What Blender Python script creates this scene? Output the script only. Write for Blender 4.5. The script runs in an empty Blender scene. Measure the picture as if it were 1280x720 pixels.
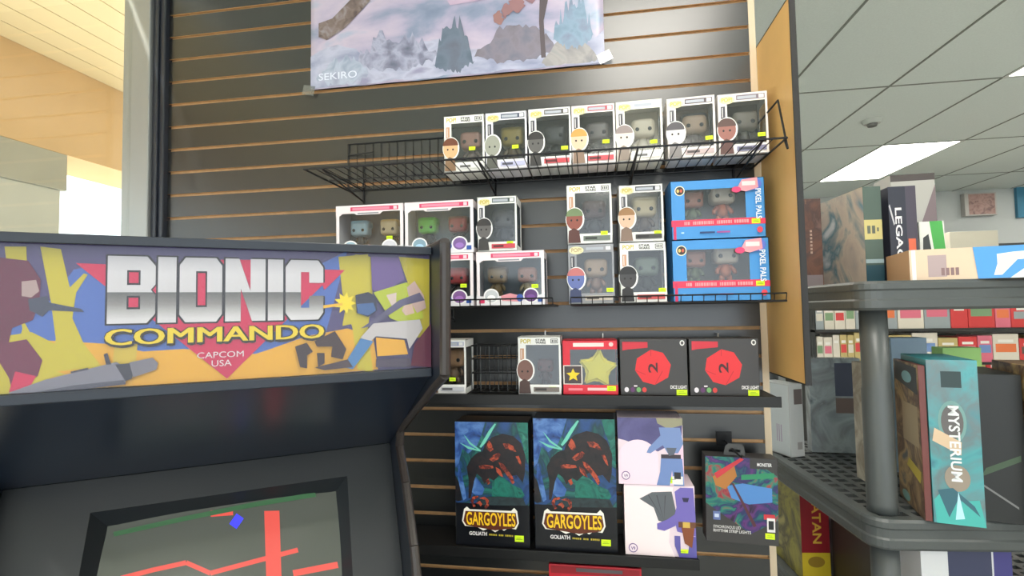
import bpy, bmesh, math, random
from math import sin, cos, radians, pi
from mathutils import Vector, Matrix, Euler
random.seed(7)
S = bpy.context.scene
COL = S.collection

# ------------------------------------------------------------------ camera
CAM_LOC = Vector((0, -1.46247, 1.50)); F_PX = 631.35
CAM_ROT = Euler((1.616567, .0176012, .1539909), 'XYZ')
cd = bpy.data.cameras.new('camera'); cd.sensor_width = 36; cd.lens = F_PX / 1280 * 36; cd.clip_start = .02
cam = bpy.data.objects.new('camera', cd); cam.location = CAM_LOC; cam.rotation_euler = CAM_ROT
COL.objects.link(cam); S.camera = cam
# ------------------------------------------------------------------ world, light, exposure
SKY = 2.6
w = bpy.data.worlds.new('sky'); S.world = w; w.use_nodes = True
bg = w.node_tree.nodes['Background']; bg.inputs[0].default_value = (.86, .94, 1.0, 1); bg.inputs[1].default_value = SKY
LAMP = 13.0
S.view_settings.view_transform = 'Standard'; S.view_settings.look = 'None'
S.view_settings.exposure = 0.0; S.view_settings.gamma = 1; S.view_settings.use_curve_mapping = False

def area(name, loc, rot, sx, sy, power, color):
    l = bpy.data.lights.new(name, 'AREA'); l.shape = 'RECTANGLE'; l.size = sx; l.size_y = sy; l.energy = power; l.color = color
    o = bpy.data.objects.new(name, l); o.location = loc; o.rotation_euler = rot; COL.objects.link(o); return o
# high sun on the pavement outside: it bounces up under the canopy and through the glazing
sun = bpy.data.lights.new('sun', 'SUN'); sun.energy = 12.0; sun.angle = radians(2); sun.color = (1, .95, .86)
so = bpy.data.objects.new('sun', sun); so.rotation_euler = (radians(28), radians(-22), 0); COL.objects.link(so)

# ------------------------------------------------------------------ camera maths: a pixel of the photo -> a point on a real plane
CM = CAM_ROT.to_matrix()
def ray(x, y): return CM @ Vector(((x - 640) / F_PX, (360 - y) / F_PX, -1))
def onY(x, y, Y): d = ray(x, y); return CAM_LOC + d * (Y - CAM_LOC.y) / d.y
def onX(x, y, X): d = ray(x, y); return CAM_LOC + d * (X - CAM_LOC.x) / d.x
def onZ(x, y, Z): d = ray(x, y); return CAM_LOC + d * (Z - CAM_LOC.z) / d.z
def onP(x, y, P, N): d = ray(x, y); return CAM_LOC + d * ((P - CAM_LOC).dot(N) / d.dot(N))

# ------------------------------------------------------------------ materials
def lin(c): 
    return tuple(((v / 255) / 12.92 if v / 255 <= .04045 else ((v / 255 + .055) / 1.055) ** 2.4) for v in c[:3]) + (1,)
_m = {}
def mat(c, rough=.5, metal=0, emit=0, spec=.5, noise=0, nscale=20, name=None, bump=0, coat=0):
    key = (tuple(c), rough, metal, emit, spec, noise, nscale, bump, coat)
    if key in _m: return _m[key]
    m = bpy.data.materials.new(name or 'paint_%d_%d_%d' % tuple(c[:3])); m.use_nodes = True
    nt = m.node_tree; b = nt.nodes['Principled BSDF']; L = lin(c)
    b.inputs['Base Color'].default_value = L; b.inputs['Roughness'].default_value = rough
    b.inputs['Metallic'].default_value = metal; b.inputs['Specular IOR Level'].default_value = spec
    b.inputs['Coat Weight'].default_value = coat; b.inputs['Coat Roughness'].default_value = .12
    if emit: b.inputs['Emission Color'].default_value = L; b.inputs['Emission Strength'].default_value = emit
    if noise or bump:
        tc = nt.nodes.new('ShaderNodeTexCoord'); n = nt.nodes.new('ShaderNodeTexNoise'); n.inputs['Scale'].default_value = nscale
        n.inputs['Detail'].default_value = 4; nt.links.new(tc.outputs['Object'], n.inputs['Vector'])
        if noise:
            r = nt.nodes.new('ShaderNodeValToRGB'); r.color_ramp.elements[0].position = .3; r.color_ramp.elements[1].position = .7
            r.color_ramp.elements[0].color = tuple(v * (1 - noise) for v in L[:3]) + (1,)
            r.color_ramp.elements[1].color = tuple(min(1, v * (1 + noise)) for v in L[:3]) + (1,)
            nt.links.new(n.outputs['Fac'], r.inputs[0]); nt.links.new(r.outputs[0], b.inputs['Base Color'])
        if bump:
            bp = nt.nodes.new('ShaderNodeBump'); bp.inputs['Strength'].default_value = bump; bp.inputs['Distance'].default_value = .002
            nt.links.new(n.outputs['Fac'], bp.inputs['Height']); nt.links.new(bp.outputs[0], b.inputs['Normal'])
    _m[key] = m; return m
def mottled(name, cols, scale=6, rough=.5, detail=6, dist=1.0, stretch=(1, 1, 1), coat=0):
    if name in _m: return _m[name]
    m = bpy.data.materials.new(name); m.use_nodes = True; nt = m.node_tree; b = nt.nodes['Principled BSDF']
    b.inputs['Roughness'].default_value = rough; b.inputs['Coat Weight'].default_value = coat; b.inputs['Coat Roughness'].default_value = .1
    tc = nt.nodes.new('ShaderNodeTexCoord'); mp = nt.nodes.new('ShaderNodeMapping'); mp.inputs['Scale'].default_value = stretch
    n = nt.nodes.new('ShaderNodeTexNoise'); n.inputs['Scale'].default_value = scale; n.inputs['Detail'].default_value = detail; n.inputs['Distortion'].default_value = dist
    r = nt.nodes.new('ShaderNodeValToRGB'); e = r.color_ramp.elements
    k = len(cols)
    while len(e) < k: e.new(.5)
    for i, c in enumerate(cols): e[i].position = .28 + .44 * i / (k - 1); e[i].color = lin(c)
    nt.links.new(tc.outputs['Object'], mp.inputs[0]); nt.links.new(mp.outputs[0], n.inputs['Vector'])
    nt.links.new(n.outputs['Fac'], r.inputs[0]); nt.links.new(r.outputs[0], b.inputs['Base Color'])
    _m[name] = m; return m
def clear(name='clear_plastic', fac=.06, rough=.12, tint=(235, 238, 240)):
    if name in _m: return _m[name]
    m = bpy.data.materials.new(name); m.use_nodes = True; nt = m.node_tree; nt.nodes.clear()
    o = nt.nodes.new('ShaderNodeOutputMaterial'); mx = nt.nodes.new('ShaderNodeMixShader'); t = nt.nodes.new('ShaderNodeBsdfTransparent')
    g = nt.nodes.new('ShaderNodeBsdfGlossy'); g.inputs['Roughness'].default_value = rough; t.inputs[0].default_value = lin(tint)
    mx.inputs[0].default_value = fac
    nt.links.new(t.outputs[0], mx.inputs[1]); nt.links.new(g.outputs[0], mx.inputs[2]); nt.links.new(mx.outputs[0], o.inputs[0])
    _m[name] = m; return m
CARD = mat((232, 232, 228), .45, name='white_card'); BLACKWIRE = mat((22, 22, 24), .35, metal=.3, name='black_wire')
PLAST = clear(); STICK = mat((214, 246, 30), .6, emit=0, name='fluorescent_sticker')
BLACK = mat((18, 18, 20), .5, name='black')

# ------------------------------------------------------------------ mesh helpers
def link(name, bm, mats, parent=None, smooth=False):
    me = bpy.data.meshes.new(name); bm.normal_update(); bm.to_mesh(me); bm.free()
    for m in (mats if isinstance(mats, (list, tuple)) else [mats]): me.materials.append(m)
    if smooth:
        for p in me.polygons: p.use_smooth = True
    o = bpy.data.objects.new(name, me); COL.objects.link(o)
    if parent: o.parent = parent
    return o
def tag(o, label=None, cat=None, group=None, kind=None):
    if label: o['label'] = label
    if cat: o['category'] = cat
    if group: o['group'] = group
    if kind: o['kind'] = kind
    return o
def thing(name, label, cat, loc=(0, 0, 0), rz=0, group=None, rx=0, ry=0):
    o = bpy.data.objects.new(name, None); o.empty_display_size = .05; COL.objects.link(o)
    o.location = loc; o.rotation_euler = (rx, ry, rz); return tag(o, label, cat, group)
def box(bm, x0, x1, y0, y1, z0, z1, mi=0, bev=0):
    vs = [bm.verts.new((x, y, z)) for x in (x0, x1) for y in (y0, y1) for z in (z0, z1)]
    fs = []
    for q in ((0, 1, 3, 2), (4, 6, 7, 5), (0, 4, 5, 1), (2, 3, 7, 6), (0, 2, 6, 4), (1, 5, 7, 3)):
        f = bm.faces.new([vs[i] for i in q]); f.material_index = mi; fs.append(f)
    if bev:
        es = list({e for f in fs for e in f.edges})
        r = bmesh.ops.bevel(bm, geom=es, offset=bev, segments=2, affect='EDGES', profile=.5)
        for f in r['faces']: f.material_index = mi
def struct(name, bm, m, kind='structure'): return tag(link(name, bm, m), kind=kind)
def tube(bm, pts, r=.0015, n=6, closed=False, mi=0):
    pts = [Vector(p) for p in pts]; rings = []
    for i, p in enumerate(pts):
        a = pts[i - 1] if i else pts[i]; b = pts[i + 1] if i < len(pts) - 1 else pts[i]
        t = (b - a).normalized(); u = t.orthogonal().normalized()
        if rings: 
            u = (pu - t * pu.dot(t)); u = u.normalized() if u.length > 1e-6 else t.orthogonal().normalized()
        pu = u; v = t.cross(u)
        rr = r[i] if isinstance(r, (list, tuple)) else r
        rings.append([bm.verts.new(p + u * rr * cos(2 * pi * k / n) + v * rr * sin(2 * pi * k / n)) for k in range(n)])
    for i in range(len(rings) - 1):
        for k in range(n):
            f = bm.faces.new([rings[i][k], rings[i][(k + 1) % n], rings[i + 1][(k + 1) % n], rings[i + 1][k]]); f.material_index = mi
    for rg, rev in ((rings[0], True), (rings[-1], False)):
        f = bm.faces.new(rg[::-1] if rev else rg); f.material_index = mi
def prism(bm, poly, axis, a, b, mi=0):
    """poly: list of 2D points in the plane perpendicular to axis ('x': (y,z))"""
    def P(t, q): return {'x': (t, q[0], q[1]), 'y': (q[0], t, q[1]), 'z': (q[0], q[1], t)}[axis]
    A = [bm.verts.new(P(a, q)) for q in poly]; B = [bm.verts.new(P(b, q)) for q in poly]
    n = len(poly); fs = [bm.faces.new(A), bm.faces.new(B[::-1])]
    for i in range(n): fs.append(bm.faces.new([A[i], B[i], B[(i + 1) % n], A[(i + 1) % n]]))
    for f in fs: f.material_index = mi
    bmesh.ops.recalc_face_normals(bm, faces=fs)
def ell(cx, cy, rx, ry, n=24, a0=0, a1=360):
    return [(cx + rx * cos(radians(a0 + (a1 - a0) * i / n)), cy + ry * sin(radians(a0 + (a1 - a0) * i / n))) for i in range(n + (0 if a1 - a0 == 360 else 1))]
def rect(x0, y0, x1, y1): return [(x0, y0), (x1, y0), (x1, y1), (x0, y1)]
class Print:
    """flat ink on a face: origin, u axis (right), v axis (up); shapes stack outward by .15 mm"""
    def __init__(s, O, U, V, W=1, H=1, step=.00015):
        s.O, s.U, s.V = Vector(O), Vector(U).normalized(), Vector(V).normalized(); s.N = s.U.cross(s.V); s.W, s.H = W, H
        s.bm = bmesh.new(); s.mats = []; s.k = 1; s.step = step; s.f = 1.0
    def mi(s, m):
        if not isinstance(m, bpy.types.Material): m = mat(tuple(int(v * s.f) for v in m), .42)
        if m not in s.mats: s.mats.append(m)
        return s.mats.index(m)
    def pt(s, u, v, lift=None): return s.O + s.U * u * s.W + s.V * v * s.H + s.N * (s.k * s.step if lift is None else lift)
    def poly(s, pts, m):
        mi = s.mi(m); f = s.bm.faces.new([s.bm.verts.new(s.pt(*p)) for p in pts]); f.material_index = mi
        f.normal_update()
        if f.normal.dot(s.N) < 0: f.normal_flip()
        s.k += 1; return s
    def rect(s, x0, y0, x1, y1, m): return s.poly(rect(x0, y0, x1, y1), m)
    def text(s, st, u0, v0, u1, v1, m, bold=0, shear=0, rot=0, flat=True):
        mi = s.mi(m); me = text_mesh(st, bold, shear); t = bmesh.new(); t.from_mesh(me)
        xs = [v.co.x for v in t.verts]; ys = [v.co.y for v in t.verts]; ax, bx, ay, by = min(xs), max(xs), min(ys), max(ys)
        mp = {}
        for v in t.verts:
            a, b = (v.co.x - ax) / (bx - ax), (v.co.y - ay) / (by - ay)
            if rot == 90: a, b = b, 1 - a          # reads downwards
            elif rot == -90: a, b = 1 - b, a
            if rot == 90: pass
            mp[v] = s.bm.verts.new(s.pt(u0 + a * (u1 - u0), v0 + b * (v1 - v0)))
        for f in t.faces:
            try: g = s.bm.faces.new([mp[v] for v in f.verts]); g.material_index = mi; g.normal_update(); (g.normal.dot(s.N) < 0) and g.normal_flip()
            except ValueError: pass
        t.free(); s.k += 1; return s
    def done(s, name, parent=None): return link(name, s.bm, s.mats, parent)
_t = {}
def text_mesh(st, bold=0, shear=0):
    if (st, bold, shear) in _t: return _t[(st, bold, shear)]
    c = bpy.data.curves.new('lettering', 'FONT'); c.body = st; c.fill_mode = 'FRONT'; c.resolution_u = 3; c.offset = bold; c.shear = shear
    o = bpy.data.objects.new('lettering', c); COL.objects.link(o)
    dg = bpy.context.evaluated_depsgraph_get(); me = bpy.data.meshes.new_from_object(o.evaluated_get(dg))
    bpy.data.objects.remove(o); _t[(st, bold, shear)] = me; return me

# ================================================================== THE SETTING
P = .0762; Z0 = 1.2147           # slat pitch and the height of the groove at eye level
XL, XR = -1.3746, .4553
H_CEIL = 2.81; RX1, RY0, RY1 = 6.0, -5.0, 5.1; WX = -1.49
bm = bmesh.new(); box(bm, WX - .1, RX1, RY0, RY1 + .1, -.06, 0)
struct('floor', bm, mat((158, 158, 154), .8, noise=.15, nscale=8, name='grey_carpet'))
# slat wall: laminate faces with T-shaped raw grooves, one profile run along X
bm = bmesh.new()
k0, k1 = -15, 17; gh = .0048
prof = []
def xq(y0, z0, y1, z1, mi):
    a, b, c, d = [bm.verts.new(q) for q in ((XL, y0, z0), (XR, y0, z0), (XR, y1, z1), (XL, y1, z1))]
    f = bm.faces.new((a, b, c, d)); f.material_index = mi
z = 0.02
for k in range(k0, k1 + 1):
    zc = Z0 + k * P
    xq(0, z, 0, zc - gh, 0)
    xq(0, zc - gh, .006, zc - gh, 1); xq(.006, zc - gh, .006, zc - gh - .006, 1); xq(.006, zc - gh - .006, .0125, zc - gh - .006, 1)
    xq(.0125, zc - gh - .006, .0125, zc + gh + .006, 1); xq(.0125, zc + gh + .006, .006, zc + gh + .006, 1)
    xq(.006, zc + gh + .006, .006, zc + gh, 1); xq(.006, zc + gh, 0, zc + gh, 1)
    z = zc + gh
xq(0, z, 0, 2.60, 0); xq(0, 2.60, .019, 2.60, 1); xq(.019, 2.60, .019, .02, 1)
LAM = mat((20, 22, 23), .30, noise=.12, nscale=3, spec=1.0, name='charcoal_laminate')
RAW = mat((200, 160, 114), .6, noise=.12, nscale=40, name='raw_fibreboard')
struct('wall_slat', bm, [LAM, RAW])
bm = bmesh.new(); box(bm, XR, XR + .017, -.001, .06, .02, 2.60); struct('trim_1', bm, mat((205, 186, 158), .6, name='pale_edge'))
bm = bmesh.new(); box(bm, XL - .02, XR, .02, .06, .0, 2.60); struct('wall_partition', bm, mat((150, 152, 148), .7))
# corner post between slat wall and glazing
bm = bmesh.new(); box(bm, XL - .045, XL, -.018, .02, 0, H_CEIL, bev=.004); box(bm, XL - .028, XL - .018, -.026, -.018, 0, H_CEIL, bev=.003)
struct('trim_2', bm, mat((38, 42, 52), .3, name='dark_metal_post'))
# glazing wall on the left: frame and glass
bm = bmesh.new()
box(bm, WX - .03, XL - .045, -.03, .05, 0, H_CEIL, bev=.004)
for y in (-1.75, -3.4, -4.98): box(bm, WX - .03, WX + .03, y - .03, y + .03, 0, H_CEIL)
box(bm, WX - .03, WX + .03, RY0, 0, 0, .35); box(bm, WX - .03, WX + .03, RY0, 0, H_CEIL - .03, H_CEIL)
struct('window_1', bm, mat((150, 152, 152), .35, metal=.4, name='window_aluminium'))
bm = bmesh.new(); box(bm, WX - .004, WX + .004, RY0, -.03, .35, H_CEIL - .03)
struct('window_2', bm, clear('window_glass', .05, .0, (250, 252, 250)))
# other walls
GREY = mat((198, 202, 200), .75, name='grey_wall_paint')
bm = bmesh.new(); box(bm, WX - .1, RX1 + .1, RY1, RY1 + .1, 0, H_CEIL); struct('wall_north', bm, GREY)
bm = bmesh.new(); box(bm, RX1, RX1 + .1, RY0, RY1, 0, H_CEIL); struct('wall_east', bm, GREY)
bm = bmesh.new(); box(bm, WX - .1, WX, .06, RY1, 0, H_CEIL); struct('wall_west', bm, GREY)
bm = bmesh.new()
box(bm, WX - .1, WX + .3, RY0 - .1, RY0, 0, H_CEIL); box(bm, 4.2, RX1, RY0 - .1, RY0, 0, H_CEIL)
box(bm, WX, 4.2, RY0 - .1, RY0, 0, .35); box(bm, WX, 4.2, RY0 - .1, RY0, 2.7, H_CEIL); struct('wall_south', bm, GREY)
# ceiling: tiles and T-bars
TILE = mat((232, 240, 234), .85, noise=.03, nscale=120, name='ceiling_tile')
gx = [1.207 + .60 * k for k in range(-4, 8)]; gy = [1.83 + 1.22 * k for k in range(-6, 3)]
lights = [(2, 5), (2, 3), (2, 1), (6, 7), (6, 5), (6, 3), (6, 1), (10, 7), (10, 5), (10, 3), (2, 7), (10, 1)]  # last column and deepest left panel: unseen, added to brighten the far ceiling
bm = bmesh.new()
xs = [WX - .1] + [g for g in gx if WX < g < RX1] + [RX1]; ys = [RY0] + [g for g in gy if RY0 < g < RY1] + [RY1]
holes = [((gx[i] + gx[i + 1]) / 2, (gy[j - 0] + gy[j + 1]) / 2 if j + 1 < len(gy) else gy[j] + .61) for i, j in lights]
for a in range(len(xs) - 1):
    for b in range(len(ys) - 1):
        if any(xs[a] < hx < xs[a + 1] and ys[b] < hy < ys[b + 1] for hx, hy in holes): continue
        box(bm, xs[a], xs[a + 1], ys[b], ys[b + 1], H_CEIL, H_CEIL + .02)
box(bm, WX - .1, RX1 + .1, RY0 - .1, RY1 + .1, H_CEIL + .12, H_CEIL + .16)
struct('ceiling', bm, TILE)
bm = bmesh.new()
for g in xs[1:-1]: box(bm, g - .006, g + .006, RY0, RY1, H_CEIL - .003, H_CEIL + .001)
for g in ys[1:-1]: box(bm, WX, RX1, g - .006, g + .006, H_CEIL - .0025, H_CEIL + .001)
struct('trim_3', bm, mat((132, 138, 128), .6, name='ceiling_grid'))
for n, (hx, hy) in enumerate(holes):
    where = {3: 'over the far aisle beyond the black shelving'}.get(n)
    where = ['hidden behind the slat partition', 'above the viewer', 'near the shopfront', 'in full view above the far aisle', 'cut by the right edge of the frame', 'to the right of the viewer', 'by the shopfront on the right', 'added unseen far back on the right', 'added unseen in the middle of the right side', 'added unseen at the front of the right side', 'added unseen deep behind the slat partition', 'added unseen in the front right corner', 'between the two right-hand rows', 'at the far end, hidden by the fibreboard panel'][n]
    t = thing('ceiling_light', 'white recessed fluorescent ceiling panel ' + where, 'ceiling light', (hx, hy, H_CEIL), group='fluorescent ceiling panels')
    bm = bmesh.new()
    for a in (-1, 1):
        box(bm, a * .292 - .012, a * .292 + .008, -.609, .609, -.004, .03); box(bm, -.29, .29, a * .6 - .009, a * .6 + .009, -.004, .03)
    link('frame', bm, mat((225, 228, 222), .5), t)
    bm = bmesh.new(); box(bm, -.283, .283, -.595, .595, .004, .02); link('diffuser', bm, mat((255, 250, 240), .5, emit=LAMP), t)
t = thing('smoke_detector', 'small round white smoke detector on the ceiling tiles', 'smoke detector', (2.007, 2.418, H_CEIL - .002))
bm = bmesh.new(); bmesh.ops.create_cone(bm, cap_ends=True, segments=32, radius1=.05, radius2=.065, depth=.03, matrix=Matrix.Translation((0, 0, -.012)))
link('housing', bm, mat((200, 204, 196), .5), t); bm = bmesh.new()
bmesh.ops.create_cone(bm, cap_ends=True, segments=24, radius1=.028, radius2=.035, depth=.02, matrix=Matrix.Translation((0, 0, -.035))); link('sensor_cap', bm, mat((120, 120, 116), .5), t)

# outside: soffit, beam, column, pavement, all running along Y
SOF = 2.733; BX = -2.5
bm = bmesh.new(); n = 0; x = BX
while x < WX - .12:
    x1 = min(x + .13, WX - .1); box(bm, x + .003, x1 - .002, -6, 7, SOF, SOF + .02); x = x1
box(bm, BX, WX - .1, -6, 7, SOF + .014, SOF + .04)
struct('trim_4', bm, mat((244, 226, 186), .7, name='cream_soffit'))
bm = bmesh.new(); box(bm, BX - .35, BX, -6, 7, 2.297, SOF + .1); struct('trim_5', bm, mat((226, 188, 142), .75, noise=.05, nscale=4, name='tan_beam'))
t = thing('porch_column', 'pale grey square porch column under the tan beam outside', 'column', (BX - .2, .3, 0))
bm = bmesh.new(); box(bm, -.19, .19, -.29, .288, -.15, 2.12, bev=.005); link('shaft', bm, mat((206, 204, 196), .8, noise=.05, nscale=5), t)
bm = bmesh.new(); box(bm, -.2, .2, -.31, .31, 2.12, 2.297, bev=.004); link('capital', bm, mat((182, 178, 166), .8, noise=.05, nscale=5), t)
bm = bmesh.new(); box(bm, -14, WX - .1, -12, 14, -.25, -.15); struct('floor_pavement', bm, mat((205, 200, 188), .9, noise=.06, nscale=2, name='pavement'))

# ================================================================== SLAT WALL FIXTURES
t = thing('end_panel', 'upright bare fibreboard panel with black edging at the right end of the slat wall', 'panel', (XR + .0175, 0, 1.325))
bm = bmesh.new(); box(bm, 0, .012, -.232, -.002, 0, .893); link('board', bm, mat((226, 180, 112), .5, noise=.08, nscale=5, name='golden_fibreboard'), t)
bm = bmesh.new(); box(bm, -.0005, .0125, -.236, -.232, -.003, .896); box(bm, -.0005, .0125, -.232, -.002, .893, .896); box(bm, -.0005, .0125, -.232, -.002, -.003, 0)
link('edge_band', bm, mat((24, 22, 22), .5), t)

def wire_shelf(x0, x1, z, depth, label, pitch=.026, mid=True, back=0, brackets=(), lip=0, cat='wire shelf'):
    t = thing('wire_shelf', label, cat, (x0, 0, z)); L = x1 - x0
    bm = bmesh.new(); n = int(L / pitch)
    for i in range(n + 1):
        x = L * i / n
        tube(bm, [(x, -.003, 0)] + [(x, -depth, 0)] + ([(x, -depth - .004, lip)] if lip else []), .0012)
    link('grid', bm, BLACKWIRE, t)
    bm = bmesh.new()
    for y, zz, r in ((-depth, -.002, .0025), (-.004, -.002, .0025)) + (((-depth * .52, -.0025, .002),) if mid else ()) + (((-depth - .004, lip, .002),) if lip else ()):
        tube(bm, [(0, y, zz), (L, y, zz)], r)
    tube(bm, [(0, 0, -.002), (0, -depth, -.002)], .0025); tube(bm, [(L, 0, -.002), (L, -depth, -.002)], .0025)
    link('rail', bm, BLACKWIRE, t)
    if back:
        bm = bmesh.new()
        for i in range(n + 1): tube(bm, [(L * i / n, -.004, 0), (L * i / n, -.004, back)], .001)
        for zz in (back * .5, back): tube(bm, [(0, -.004, zz), (L, -.004, zz)], .002)
        link('back_guard', bm, BLACKWIRE, t)
    for bx in brackets:
        b = bx - x0; bm = bmesh.new()
        tube(bm, [(b, -depth + .004, -.004), (b, -.006, -.038)], .0026); tube(bm, [(b, -.004, -.045), (b, -.004, .075)], .0032)
        tube(bm, [(b, -depth + .004, -.004), (b, -.006, -.004)], .0022)
        link('bracket', bm, BLACKWIRE, t)
    return t
ZS1, ZS2, ZS3, ZS4 = 1.884, 1.515, 1.277, .876
t = wire_shelf(-.735, .45, ZS1, .25, 'long black wire shelf, topmost on the slat wall, its left half empty', back=0, brackets=(-.685, -.27, .12, .40))
bm = bmesh.new()
for i in range(22): tube(bm, [(.004 + i * .026, -.004, 0), (.004 + i * .026, -.004, .145)], .001)
for zz in (.075, .145): tube(bm, [(0, -.004, zz), (.56, -.004, zz)], .0018)
tube(bm, [(0, -.004, 0), (0, -.004, .145)], .0018); tube(bm, [(0, -.004, .11), (.09, -.02, .11)], .0022)
link('back_guard', bm, BLACKWIRE, t)
bm = bmesh.new(); L = 1.185
tube(bm, [(L, -.05, .10), (L + .002, -.20, .105), (L + .002, -.246, -.026), (L, -.236, .0)], .0025); tube(bm, [(L, -.05, .10), (L, -.01, .0)], .0022)
link('end_guard', bm, BLACKWIRE, t)
x_s2 = onY(691, 380, -.2).x
wire_shelf(-.86, x_s2, ZS2, .20, 'black wire shelf behind the arcade cabinet, holding pink-topped window boxes', lip=.016, brackets=(-.7, -.4))
wire_shelf(x_s2 + .045, .452, ZS2, .20, 'black wire shelf below the longest one, holding the two blue window boxes', lip=.016, brackets=())
def solid_shelf(x0, x1, z, d, label, brk):
    t = thing('display_shelf', label, 'shelf', (x0, 0, z)); L = x1 - x0; bm = bmesh.new()
    box(bm, 0, L, -d, -.004, -.012, 0, bev=.002); link('board', bm, mat((10, 10, 11), .5), t)
    bm = bmesh.new(); box(bm, 0, L, -d - .004, -d, -.022, .004, bev=.001); link('front_lip', bm, mat((12, 12, 13), .45), t)
    for b in brk:
        bm = bmesh.new(); prism(bm, [(-.002, -.012), (-d + .03, -.012), (-.02, -.045), (-.002, -.045)], 'x', b - x0 - .002, b - x0 + .002); link('bracket', bm, mat((30, 30, 32), .4, metal=.5), t)
solid_shelf(-.62, .452, ZS3, .14, 'black shelf on the slat wall holding the two dark boxes with red dice', (-.5, -.1, .35))
solid_shelf(-.62, onY(874, 700, -.13).x, ZS4, .132, 'lowest black shelf on the slat wall, holding the tall dark boxes', (-.45, .24))
solid_shelf(-.62, .2, .62, .17, 'black shelf near the bottom edge of the frame holding a red box', (-.45, .1))
for px, py in ((682, 414), (753, 417), (896, 417)):
    p = onY(px, py, -.01)
    b = tag(link('slatwall_hook', (lambda b: (tube(b, [(0, .012, 0), (0, -.012, 0), (0, -.014, -.016)], .0022), b)[1])(bmesh.new()), mat((190, 190, 190), .3, metal=.9)), 'small bare metal hook in the slat wall ' + {682: 'over the white box beside the wire basket', 753: 'over the red box with a yellow star', 896: 'over the right-hand dice box'}[px], 'hook', 'bare metal hooks')
    b.location = p

# ================================================================== BOXES
def sticker(root, x, z, y, s=.018, h=.010):
    pr = Print((x - s / 2, y, z - h / 2), (1, 0, 0), (0, 0, 1), s, h, step=.0004); pr.k = 2
    pr.rect(0, 0, 1, 1, STICK); pr.rect(.15, .35, .85, .42, (90, 110, 20)); pr.rect(.2, .6, .7, .66, (90, 110, 20))
    pr.done('price_sticker', root)
def figure(root, x, y, z, head, hair, body, s=1.0, acc=None):
    bm = bmesh.new(); bmesh.ops.create_cube(bm, size=1)
    bmesh.ops.bevel(bm, geom=bm.edges[:], offset=.3, segments=5, affect='EDGES', profile=.6)
    bmesh.ops.scale(bm, vec=(.062 * s, .05 * s, .05 * s), verts=bm.verts[:]); bmesh.ops.translate(bm, vec=(x, y, z + .075 * s), verts=bm.verts[:])
    hd = link('head', bm, mat(head, .35), root, smooth=True)
    bm = bmesh.new()
    for sx in (-1, 1): bmesh.ops.create_uvsphere(bm, u_segments=12, v_segments=8, radius=.0055 * s, matrix=Matrix.Translation((x + sx * .016 * s, y - .0245 * s, z + .07 * s)) @ Matrix.Diagonal((1, .4, 1, 1)))
    link('eye', bm, mat((15, 15, 15), .2), hd, True)
    if hair:
        bm = bmesh.new(); bmesh.ops.create_cube(bm, size=1); bmesh.ops.bevel(bm, geom=bm.edges[:], offset=.3, segments=5, affect='EDGES', profile=.6)
        bmesh.ops.scale(bm, vec=(.067 * s, .05 * s, .028 * s), verts=bm.verts[:]); bmesh.ops.translate(bm, vec=(x, y + .004, z + .092 * s), verts=bm.verts[:])
        link('hair', bm, mat(hair, .5), hd, True)
    bm = bmesh.new()
    tube(bm, [(x, y, z + .052 * s), (x, y, z + .03 * s), (x, y, z + .018 * s)], [.010 * s, .014 * s, .013 * s], 12)
    for sx in (-1, 1):
        tube(bm, [(x + sx * .008 * s, y, z + .02 * s), (x + sx * .011 * s, y, z + .004 * s)], [.008 * s, .007 * s], 10)
        tube(bm, [(x + sx * .011 * s, y, z + .046 * s), (x + sx * .021 * s, y - .004, z + .034 * s), (x + sx * .022 * s, y - .008, z + .026 * s)], [.006 * s, .0055 * s, .005 * s], 8)
    link('body', bm, mat(body, .5), root, True)
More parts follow.
